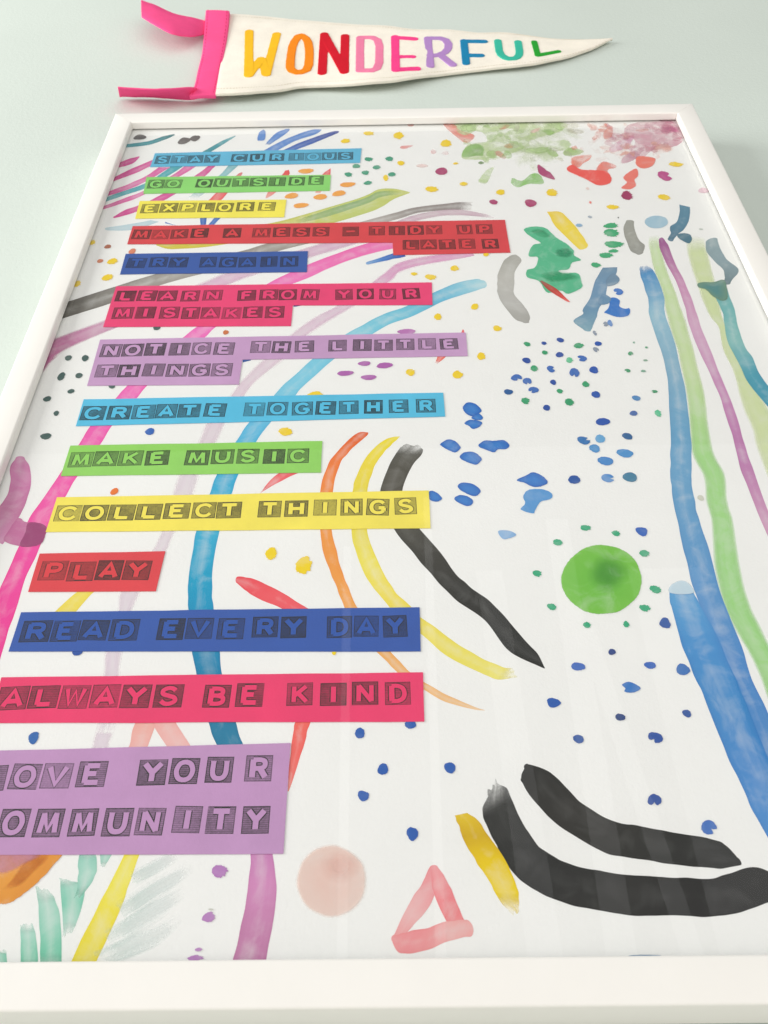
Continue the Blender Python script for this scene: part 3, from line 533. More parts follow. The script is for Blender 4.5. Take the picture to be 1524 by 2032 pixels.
('coral_blot',[199.4,645.7,196.4,642.7,191.2,641.8,187.4,645.1,186.1,649.1,189.2,652,194.7,653.9,199.2,650],(239,185,171),(239,185,171),0.73,0.39),
('coral_blot',[196,639.1,193.6,635.8,190.9,633,187.9,632,183.9,630.9,185,634.3,189.6,638.9,193.2,638.9],(238,178,164),(238,178,164),0.63,0.33),
('coral_blot',[219,633.3,218.1,626.5,214.6,624,213.3,628.6,212.3,632.3,213.7,637.6,216.3,639.2,218,637.1],(237,162,148),(237,162,148),0.65,0.26),
('coral_blot',[198.1,666.5,196.3,664.6,194,661.1,192.7,663.9,192.8,668.1,195.3,669.9,196.9,671,197.6,669.1],(239,181,167),(239,181,167),0.49,0.32),
('coral_blot',[187.5,642.5,184.7,638,180.7,633.9,177.3,634.3,175.9,635.3,174.8,637.6,179.3,641,182.5,641.3],(239,187,173),(239,187,173),0.62,0.69),
('coral_blot',[156,642.5,155,637.4,152.7,633.4,151.6,638.2,151.7,642.3,152.3,647.3,154.3,648.1,155.4,646],(236,156,142),(236,156,142),0.42,0.36),
('coral_blot',[182.3,675.4,180.9,672.5,176.9,672.5,173.3,673,173.3,675.7,172.8,679.5,178.2,680.3,181.3,677.9],(237,168,154),(237,168,154),0.73,0.31),
('coral_blot',[212.7,639.8,222.4,653.4,232.2,650.7,230.3,636.9,217.6,630.5],(232,178,166),(232,178,166),0.75,0.6),
('coral_blot',[177.8,676.6,187.7,686.1,183.9,664.3,174.8,658.6],(232,150,136),(232,150,136),0.85,0.4),
('coral_blot',[143,630.8,160.6,634.7,158.1,625.8,151.4,619.3,145.8,611.8,141.3,615.2],(236,142,124),(236,142,124),0.88,0.25),
('coral_blot',[163.4,616.7,169.9,622.7,178.9,616.2,177.4,610.7,170.9,608.8,167.5,601.3,159,603.7],(240,134,120),(240,134,120),0.88,0.3),
('coral_blot',[136.6,613.2,142.2,617.4,147.7,609.5,158.6,608.1,168.2,605.6,170.8,594.8,167.7,586.4,158,583.6,149.7,593.3,141.1,602.2,136.4,607.7],(236,96,88),(236,96,88),0.92,0.1),
('coral_blot',[198.1,628.9,206.2,629.8,213.7,625,208.4,613,199.8,608.9,195,615.6],(240,128,112),(240,128,112),0.9,0.15),
('coral_blot',[188,604.9,194.3,609.1,193.7,598.3,189.2,591,188.7,582.6,182.7,576.6,176.1,578.9,182,587,180.8,595.5],(240,128,116),(240,128,116),0.9,0.1),
('green_blot',[90,519.9,97.1,523.8,107.1,521.3,113.6,508.2,120.4,499.1,124.2,490.1,123.8,484.1,127.8,477.9,121,474.7,116.9,466.4,109.8,464.9,112.3,461.6,122.9,461.3,124.3,451.4,123.1,443.4,112.7,436.6,107.5,440.6,97.8,438.5,93.7,452.2,85.7,457.3,86.7,466.4,92.9,469.6,96.3,482.3,89.6,484.2,94.2,498.1,100.6,501.4,93.6,510.6],(92,184,142),(92,184,142),0.93,0),
('green_blot',[89.7,458.9,102.3,466.8,120.9,460.5,121.7,453.1,105,450.3],(54,162,112),(54,162,112),0.6,0.7),
('green_blot',[92.5,518.9,103.9,520.4,111.6,508.3,102.3,506.8],(52,158,108),(52,158,108),0.6,0.7),
('green_blot',[109.5,492.3,120.9,495.5,123.2,483.2,113,480.9],(48,150,108),(48,150,108),0.6,0.7),
('magenta_blot',[112.4,618.4,116.4,613.9,119,608.3,121.4,605,123.8,594.2,118.6,596.5,111.9,604.2],(176,78,120),(176,78,120),0.93,0),
('grey_blot',[-241.6,675.5,-240,682.8,-234.6,683.1,-230.7,678.6,-233.2,674.8],(104,100,100),(104,100,100),0.95,0),
('grey_blot',[-201,668.8,-197.9,676.4,-191.2,675,-190.1,671.3,-194,665.5,-199.2,664.9],(112,106,104),(112,106,104),0.95,0),
('grey_blot',[-191.1,673.8,-188.3,679.7,-182.8,678.8,-182.7,673.5,-186.3,669.3],(112,106,104),(112,106,104),0.95,0),
('blue_blot',[-126.4,688.8,-124.1,682.5,-124,670.4,-128.2,668.6,-130.4,670.6,-130.1,682.7],(104,144,206),(104,144,206),0.93,0),
('blue_blot',[30.1,320.3,33.3,324.3,38.2,322.6,41.5,317,39.6,314,35.7,311.5,32.5,313,30.3,316.7],(52,108,186),(66,128,200),0.95,0),
('blue_blot',[34.8,310.6,39.2,314.1,41.8,310.4,40.4,308.1,36.3,308.4],(52,108,186),(66,128,200),0.95,0),
('blue_blot',[30,305.3,33.9,308.4,40.7,306.3,39.2,302.2,34.9,300.2,32.7,302.9],(52,108,186),(66,128,200),0.95,0),
('blue_blot',[14.4,287.8,19,291.5,23.3,289.9,25.9,285.9,26.2,283.7,22.8,280.4,18.5,282.7,14.7,286.1],(52,108,186),(66,128,200),0.95,0),
('blue_blot',[37.6,286.8,41.5,290.1,47,289.6,52.7,290.2,55.9,285.9,53.6,282.5,48.8,282.4,46.2,279.9,41.6,282.2,37.8,284.5],(52,108,186),(66,128,200),0.95,0),
('blue_blot',[25.6,277.6,28.8,280.5,34.3,280.2,38.3,275.1,36.9,271.9,34.4,270,29.8,272,26,274.8],(52,108,186),(66,128,200),0.95,0),
('blue_blot',[22.9,253.6,25.6,255.8,31.7,254.5,35.6,249.8,34.2,246.2,31,245.3,26.6,247.9,23.4,251],(52,108,186),(66,128,200),0.95,0),
('blue_blot',[20.3,243.9,23.5,246.1,28,245,30.8,241.7,29.8,238.7,26.7,237.8,21.7,240.9],(52,108,186),(66,128,200),0.95,0),
('blue_blot',[6.2,249.3,9.9,248.7,13.1,244.1,11.9,242.1,9.6,241.3,6,243.2],(52,108,186),(66,128,200),0.95,0),
('blue_blot',[57.4,257.1,63.2,260.7,67.7,263.2,72.4,260.5,75.3,255.2,71.4,252.2,66.4,251.7,61.8,254.9],(52,108,186),(66,128,200),0.95,0),
('blue_blot',[59.9,244.7,63.4,249.2,71.1,249.8,76.4,246.4,75.5,242.4,69.2,240,65.4,233.6,63.7,231.6,57.3,234.7,60.4,239.1],(92,152,208),(70,134,200),0.93,0),
('blue_blot',[43.2,219,49.1,219.2,53,216.3,49.3,214,45.2,213.5],(142,180,220),(142,180,220),0.92,0),
('blue_blot',[141.6,429.9,145.3,431,147.9,427.3,146.4,421,149.8,418,153,418.5,152.3,412.8,148.9,409.4,142.5,409,135.9,413.2,134.7,414.4,138.8,420],(64,122,196),(50,96,180),0.94,0),
('blue_blot',[148.6,460.2,152.3,453.8,149.4,447.7,142.3,444.9,142.6,452.8],(120,148,172),(120,148,172),0.9,0),
('blue_blot',[137.8,435.3,142,430.4,138.8,424.1,132.3,423.7,134.2,430.7],(112,148,178),(112,148,178),0.9,0),
('grey_blot',[207.2,446.2,211.6,447.9,218.8,447.7,227.3,449.9,225.8,435.4,223.8,427.7,219.3,425.5,214.6,430.9,211.2,438.8,206.9,441.9],(116,150,132),(92,142,142),0.88,0),
('grey_blot',[206.6,509.3,211.2,511.3,215.9,509.7,216.4,503.5,213.1,497.5,209.8,499.6,206.6,504.5],(84,122,140),(84,122,140),0.93,0),
('pale_wash',[128.9,176.1,130.4,180.6,136.4,183.7,140.3,182,142,175.8,134.9,174.7],(196,216,228),(196,216,228),0.85,0.1),
('blue_blot',[94.5,122.2,98,123.7,101.5,122.1,103,119.9,99.2,117.9,95.1,118.4,95.8,120.2],(50,116,190),(50,116,190),0.94,0),
('ochre_blot',[-200.5,47.6,-173.9,46.2,-159.5,45.4,-161.2,40.7,-166.7,32.5,-172.6,27,-176.6,24.1,-180,23.5,-187.3,24.6,-197.5,30.7],(214,132,42),(226,154,60),0.93,0.05),
('ochre_blot',[-173.6,45.1,-164.9,45,-165.9,40.4,-172.4,32.1,-177.7,28.1,-182.1,28.6,-179.2,33.6],(196,112,36),(196,112,36),0.6,0.7),
('mauve_wash',[-198.3,47.6,-168.1,45.1,-173.3,39.6,-177.9,36.7,-183.9,35.1,-193,36.9],(202,140,160),(202,140,160),0.75,0.6),
('magenta_blot',[-228.9,233,-226.7,233,-223.8,230.5,-215.2,229.4,-210.7,226.4,-210,222.1,-210.3,215.4,-214.8,212.7,-223.7,213.3,-232.2,217.2,-231.6,223.4,-230.2,229.2],(198,112,160),(198,112,160),0.85,0),
('magenta_blot',[-221.7,229.8,-215.2,229.4,-210.7,226.4,-210,222.1,-210.3,215.4,-214.8,212.7,-222.2,213.2,-221.6,222.3],(162,72,122),(162,72,122),0.75,0.05),
('pale_disc',[-28.5,31.3,-29,27.1,-30.5,23.5,-33.5,20.1,-36.9,18.2,-40.7,17,-45,17,-49,18.4,-52.6,20.3,-55.5,23.5,-57.6,27.5,-58.5,31.6,-57.9,35.7,-56.6,39.7,-53.8,43.2,-50.2,45.6,-46,46.8,-41.6,46.8,-37.3,45,-33.8,42.7,-30.5,39.4,-28.9,35.5],(240,216,206),(236,198,186),0.62,0.14),
('pale_disc',[-30.8,37.3,-31.4,34.3,-34.3,31.8,-37.4,29.9,-41.9,30.7,-45.7,32,-47.9,34.5,-49,37.5,-49.3,40.9,-46.4,42.8,-42.2,44.8,-37.8,45.1,-33.5,42.6,-31.1,40.6],(234,196,186),(234,196,186),0.4,0.95),
('green_disc',[116.2,184.4,114.2,178,110.6,172.2,105.5,167.8,100.3,164.4,94.4,163.3,88.5,163.2,83.1,164.8,78.9,168.4,75.6,172.8,73.6,178.8,73.5,185.1,75.4,191.4,79.3,197.7,83.8,202.3,89.3,206.4,95.8,208.4,101.9,208,107.5,206.2,112.2,202.4,115.4,196.8,116.4,190.8],(130,194,76),(112,186,68),0.95,0.03),
('green_disc',[110.9,188.8,108.1,183.4,103.4,178.3,99.1,175.6,94.3,175.6,90.5,178.2,87.5,183.5,87.6,189.2,90.4,195,93.1,199.1,98.6,202.7,103.8,201.7,107.4,200,110.8,194.5],(78,160,58),(78,160,58),0.6,1.0),
('pale_disc',[203.3,527.2,202.1,524.1,199.9,521.6,197.4,519.7,194.1,518.7,190.9,518.7,188.1,519.7,186.2,522,185.2,524.7,185.1,527.7,186.2,530.7,188.5,533.6,191.3,535.5,194.5,536.5,197.7,536.4,200.5,535.2,202.7,533.1,203.4,530.2],(166,196,212),(166,196,212),0.9,0.05),
]
DOTS = [  # name, centre and half axes (mm), pigment, edge kind, tilt
('orange_dot',-84.3,614.4,6.18,4.17,(244,166,84),'r',14),
('orange_dot',-48.5,591.3,6.05,4,(244,166,84),'r',14),
('orange_dot',-55.3,577.6,5.98,3.9,(244,166,84),'r',14),
('orange_dot',-70.3,572.8,5.95,3.87,(244,166,84),'r',14),
('orange_dot',-94,575.1,5.97,3.89,(244,166,84),'r',14),
('orange_dot',-85.5,560.2,5.89,3.79,(244,166,84),'r',14),
('green_dot',-31.1,632.6,3.53,3.62,(76,156,126),'s',0),
('green_dot',-13.5,632.7,3.53,3.62,(76,156,126),'s',0),
('green_dot',-41.6,621.3,3.5,3.55,(76,156,126),'s',0),
('green_dot',-24.3,618.6,3.49,3.53,(76,156,126),'s',0),
('green_dot',-48.1,607.7,3.46,3.47,(76,156,126),'s',0),
('green_dot',-33.8,610.1,3.46,3.48,(76,156,126),'s',0),
('green_dot',-11.5,606.5,3.45,3.46,(76,156,126),'s',0),
('green_dot',-31.5,593.5,3.41,3.38,(76,156,126),'s',0),
('yellow_dot',-31.4,678.5,4.5,3.91,(238,204,54),'s',0),
('yellow_dot',-51.8,665.4,4.45,3.83,(238,204,54),'s',0),
('yellow_dot',-4.8,673.4,4.94,6.3,(238,204,54),'s',0),
('yellow_dot',36.7,658,5.1,6.61,(238,204,54),'s',0),
('yellow_dot',-3.6,625,3.39,3.79,(238,204,54),'s',0),
('yellow_dot',43.1,622.9,2.25,2,(238,204,54),'s',0),
('yellow_dot',-16.6,600.9,2.44,4.71,(238,204,54),'s',0),
('yellow_dot',21.2,581.8,5.22,4.55,(238,204,54),'s',0),
('yellow_dot',47.7,589.3,3.5,3.14,(238,204,54),'s',0),
('yellow_dot',77.1,575.3,4.09,4.09,(238,204,54),'s',0),
('yellow_dot',118.8,573.5,5.15,5.09,(238,204,54),'s',0),
('yellow_dot',3.2,463.7,2.43,2.15,(238,204,54),'s',0),
('yellow_dot',15.2,459.3,3.87,3.61,(238,204,54),'s',0),
('yellow_dot',33.5,469.9,3.13,3.69,(238,204,54),'s',0),
('yellow_dot',45,423.1,2.98,3.35,(238,204,54),'s',0),
('yellow_dot',58.1,486.8,2.18,2.43,(238,204,54),'s',0),
('yellow_dot',18.4,412.2,2.95,3.43,(238,204,54),'s',0),
('yellow_dot',58.7,398.4,2.9,3.33,(238,204,54),'s',0),
('yellow_dot',45.5,369.1,2.81,4.07,(238,204,54),'s',0),
('yellow_dot',-2.2,353.9,3.12,3.42,(238,204,54),'s',0),
('yellow_dot',28.6,351,3.45,3.91,(238,204,54),'s',0),
('yellow_dot',-63.8,333.5,5.1,3.14,(238,204,54),'s',0),
('yellow_dot',-80.5,300.3,4.5,3.72,(238,204,54),'s',0),
('yellow_dot',-82,205.4,3.48,4.21,(242,206,28),'s',0),
('yellow_dot',-63.8,197.1,4.66,5.9,(242,206,28),'s',0),
('yellow_dot',-45.6,142.3,1.19,1.53,(242,206,28),'s',0),
('yellow_dot',228.7,615.2,5.54,4.38,(238,204,54),'s',0),
('yellow_dot',208,563.6,5.29,4.4,(238,204,54),'s',0),
('yellow_dot',164.1,550.1,4.61,3.51,(238,204,54),'s',0),
('yellow_dot',-244.2,511.8,2.27,3.28,(238,204,54),'s',0),
('yellow_dot',-223.6,486.1,4.02,3.82,(238,204,54),'s',0),
('yellow_dot',-223.2,465.3,4.34,4,(238,204,54),'s',0),
('yellow_dot',-244.1,458,2.55,3.94,(238,204,54),'s',0),
('brown_dot',-231.2,505.7,2.56,2.7,(172,106,82),'r',0),
('brown_dot',-233.2,486.7,2.22,2.61,(206,134,104),'r',0),
('brown_dot',-211.1,498.9,2.75,3.56,(214,134,104),'r',0),
('brown_dot',-128.4,398.6,1.83,2.61,(202,118,76),'r',0),
('brown_dot',-177.3,252.7,2.17,2.69,(226,116,44),'r',0),
('magenta_dot',30.4,610.2,5.34,5.65,(172,70,112),'r',0),
('magenta_dot',69.9,560.5,3.4,3.58,(172,70,112),'r',0),
('magenta_dot',99.4,558,4.45,5.94,(172,70,112),'r',0),
('magenta_dot',215.5,596.5,5.45,8.05,(188,84,140),'c',0),
('magenta_dot',178.6,567,4.89,7.04,(162,60,100),'s',0),
('purple_dot',-32.5,363.5,4.39,2.28,(174,102,172),'r',6),
('purple_dot',-19.1,361.2,5.25,2.94,(174,102,172),'r',6),
('purple_dot',-44.9,354,5.21,2.63,(174,102,172),'r',6),
('purple_dot',-29.5,349.6,4.92,2.6,(174,102,172),'r',6),
('purple_dot',-3.8,396.4,6.36,2.88,(186,122,180),'r',6),
('dark_dot',-231.7,373.9,2.33,2.75,(74,98,94),'r',0),
('dark_dot',-220.2,373.4,2.24,3.3,(74,98,94),'r',0),
('dark_dot',-232.1,355.1,2.46,3.96,(74,98,94),'r',0),
('dark_dot',-220.6,355.7,2.28,2.78,(74,98,94),'r',0),
('dark_dot',-222.4,340.4,2.33,2.05,(74,98,94),'r',0),
('dark_dot',-236.1,333.4,2.74,2.39,(74,98,94),'r',0),
('dark_dot',-227.1,319.8,1.77,2.19,(74,98,94),'r',0),
('dark_dot',-228.7,299.3,3.46,2.67,(74,98,94),'r',0),
('dark_dot',-196.6,345,2.43,2.32,(74,98,94),'r',0),
('dark_dot',-177,405.2,2.59,2.94,(74,98,94),'r',0),
('blue_dot',-164.8,302.1,3.05,2.8,(58,104,182),'r',0),
('green_dot',77.2,381,2.22,2.51,(64,158,112),'s',0),
('green_dot',88.1,371.9,1.94,2.46,(64,158,112),'s',0),
('green_dot',103.3,363.8,2.27,2.95,(96,190,144),'s',0),
('green_dot',111.6,378.5,3.36,3.05,(64,158,112),'s',0),
('green_dot',79.1,356,2.59,2.9,(64,158,112),'s',0),
('green_dot',92.9,333.5,2.02,2.26,(64,158,112),'s',0),
('green_dot',70,324.9,2.84,2.95,(64,158,112),'s',0),
('green_dot',97.4,323.1,3,3.3,(64,158,112),'s',0),
('blue_dot',100,384.7,2.23,2.67,(52,84,160),'r',0),
('blue_dot',88.6,381.6,1.6,1.95,(52,84,160),'r',0),
('blue_dot',97.5,369.4,2.54,2.72,(52,84,160),'r',0),
('blue_dot',74.9,364.1,2.79,2.82,(52,84,160),'r',0),
('blue_dot',89.7,342.1,1.96,2.43,(52,84,160),'r',0),
('blue_dot',60,333.5,2.7,2.63,(44,92,150),'r',0),
('blue_dot',82.5,318.2,2.4,2.42,(52,84,160),'r',0),
('blue_dot',90,355.1,2.59,3.42,(72,112,182),'c',0),
('blue_dot',104.7,351.1,3.26,4.43,(72,112,182),'c',0),
('blue_dot',66.6,347.1,3.6,3.1,(72,112,182),'c',0),
('blue_dot',73.1,343.5,3.07,3.08,(72,112,182),'c',0),
('blue_dot',76.2,335,3.21,3.02,(72,112,182),'c',0),
('blue_dot',111.8,365.3,2.97,3.23,(72,112,182),'c',0),
('blue_dot',124.9,380.3,2.3,2.5,(54,92,172),'r',0),
('blue_dot',117.7,353.5,3.1,3.28,(54,92,172),'r',0),
('blue_dot',115.2,329.8,2.93,2.98,(54,92,172),'r',0),
('blue_dot',140.2,325.9,2.58,2.46,(90,140,190),'r',0),
('blue_dot',135.9,312,2.62,2.14,(86,114,170),'r',0),
('blue_dot',115.6,304.9,4.31,3.28,(54,92,172),'r',0),
('blue_dot',111.5,290.1,2.88,3.62,(110,168,212),'r',0),
('blue_dot',106.8,282,3.33,3.33,(84,146,200),'r',0),
('blue_dot',111.6,271.5,4.53,3.57,(76,136,198),'r',0),
('blue_dot',128.3,291.9,3.2,2.73,(62,104,152),'r',0),
('blue_dot',124.3,277.6,4.72,3.51,(78,144,200),'r',0),
('blue_dot',123.6,258.2,4.46,3.55,(70,126,156),'r',0),
('blue_dot',90.9,256.8,3.54,3.33,(36,84,158),'r',0),
('blue_dot',101.3,288.9,3.68,3.38,(62,118,178),'c',0),
('blue_dot',110.6,257.7,3.84,3.13,(76,138,200),'c',0),
('green_dot',110.4,339.7,2.37,2.92,(64,158,112),'s',0),
('green_dot',151,311.7,2.13,2.97,(92,190,146),'s',0),
('green_dot',144.7,369.5,1.75,2.04,(84,156,116),'c',0),
('green_dot',139.6,352.4,1.89,1.7,(84,156,116),'c',0),
('green_dot',156.5,375.5,0.97,1.1,(84,156,116),'c',0),
('green_dot',153,362.3,1.74,0.93,(140,170,150),'c',0),
('green_dot',149.8,351.7,1.72,1.17,(130,170,150),'c',0),
('green_dot',152.9,331.8,1.84,1.5,(84,156,116),'c',0),
('green_dot',149.1,380.9,0.8,0.97,(130,170,150),'c',0),
('grey_dot',124.5,391.6,1.26,2.56,(140,150,166),'c',0),
('grey_dot',122.4,374.1,1.76,2.74,(140,150,166),'c',0),
('grey_dot',133.4,401.2,1.81,2.62,(140,150,166),'c',0),
('blue_dot',136.7,402.2,1.81,3.5,(96,140,200),'s',0),
('blue_dot',148.7,438,3.1,4.24,(76,124,196),'c',0),
('green_dot',75.2,210.5,2.54,2.31,(54,166,122),'s',0),
('green_dot',61.4,189.5,2.47,2.18,(54,166,122),'s',0),
('green_dot',66.4,168.1,2.39,2.06,(54,166,122),'s',0),
('green_dot',92,220.5,2.71,2.28,(54,166,122),'s',0),
('green_dot',108.2,216.3,2.55,1.97,(54,166,122),'s',0),
('green_dot',121.1,202.1,3,2.35,(54,166,122),'s',0),
('green_dot',122.1,178.2,2.97,2.54,(54,166,122),'s',0),
('green_dot',114.3,166.5,2.86,2.13,(54,166,122),'s',0),
('green_dot',82.9,156.6,2.22,1.75,(54,166,122),'s',0),
('green_dot',102.9,156.7,1.54,1.99,(54,166,122),'s',0),
('blue_dot',122.5,217.6,3.06,3.2,(60,104,184),'b',0),
('blue_dot',122.9,157.2,2.82,3.19,(46,88,160),'b',0),
('blue_dot',92.9,140.7,1.84,1.75,(40,66,130),'b',0),
('blue_dot',74.6,132.6,3.25,2.45,(60,104,184),'b',0),
('blue_dot',110.2,132.9,2.98,1.86,(60,104,184),'b',0),
('blue_dot',125.9,130.2,3.22,3.24,(52,110,180),'b',0),
('blue_dot',90.6,105,2.18,1.98,(26,60,120),'r',0),
('blue_dot',122.3,106.5,2.12,1.92,(40,84,156),'r',0),
('blue_dot',69.3,94.2,2.51,2.05,(40,84,156),'r',0),
('blue_dot',105,94.4,3.06,3.04,(48,84,160),'c',0),
('blue_dot',98.5,64.7,3.03,2.7,(36,76,154),'c',0),
('blue_dot',119.5,52.3,3.31,3.22,(60,108,184),'c',0),
('blue_dot',59.9,113,2.96,2.73,(42,92,172),'b',0),
('blue_dot',8.9,81,2.53,2.66,(42,92,172),'b',0),
('blue_dot',-8.3,102.6,2.49,2.31,(42,92,172),'b',0),
('blue_dot',-8.9,51.2,2.46,2.99,(42,92,172),'b',0),
('blue_dot',-32.2,98.6,2.48,2.48,(42,92,172),'b',0),
('blue_dot',-30.3,68.3,2.42,2.49,(42,92,172),'b',0),
('blue_dot',-21.7,80.6,2.53,2.6,(42,92,172),'b',0),
('blue_dot',-185.5,98.3,2.5,2.89,(52,104,172),'b',0),
('blue_dot',-175.1,144.4,2.55,2.16,(46,84,160),'r',0),
('purple_dot',-90.8,36,3.21,2.91,(178,122,184),'s',0),
('purple_dot',-93.1,17.7,2.9,1.95,(178,122,184),'s',0),
('purple_dot',-96.6,2.4,3.22,0.98,(178,122,184),'s',0),
('purple_dot',-95.8,5.5,1.49,0.68,(178,122,184),'s',0),
('grey_dot',-92.7,20.7,1.04,0.39,(196,196,186),'r',0),
('green_dot',158.5,523.5,5.93,3.71,(74,170,120),'s',0),
('green_dot',156.7,513.4,6.08,5.1,(74,170,120),'s',0),
('green_dot',156.1,497.7,6.99,4.6,(74,170,120),'s',0),
('green_dot',154,488.9,3.76,2.26,(74,170,120),'s',0),
('green_dot',147.6,483.4,4.92,3.78,(74,170,120),'s',0),
('green_dot',138.2,471.2,3.7,3.36,(74,170,120),'s',0),
('pale_dot',133.5,524.6,2.46,2.42,(146,178,206),'r',0),
('pale_dot',143.8,536.2,1.66,1.71,(168,178,188),'r',0),
('pale_dot',226.4,516.3,1.42,1.28,(190,196,188),'r',0),
('grey_dot',165.8,534.6,0.52,0.95,(60,60,60),'r',0),
('coral_dot',147.4,557.5,0.95,1.98,(232,130,120),'r',0),
('coral_dot',148.5,578.7,1.51,1.85,(228,206,200),'r',0),
('coral_dot',241.7,572.7,4.26,4.06,(226,196,206),'r',0),
('blue_dot',81.8,1.5,6.3,0.43,(110,140,170),'r',0),
('pale_dot',160.8,241.3,1.88,2,(204,204,190),'r',0),
]
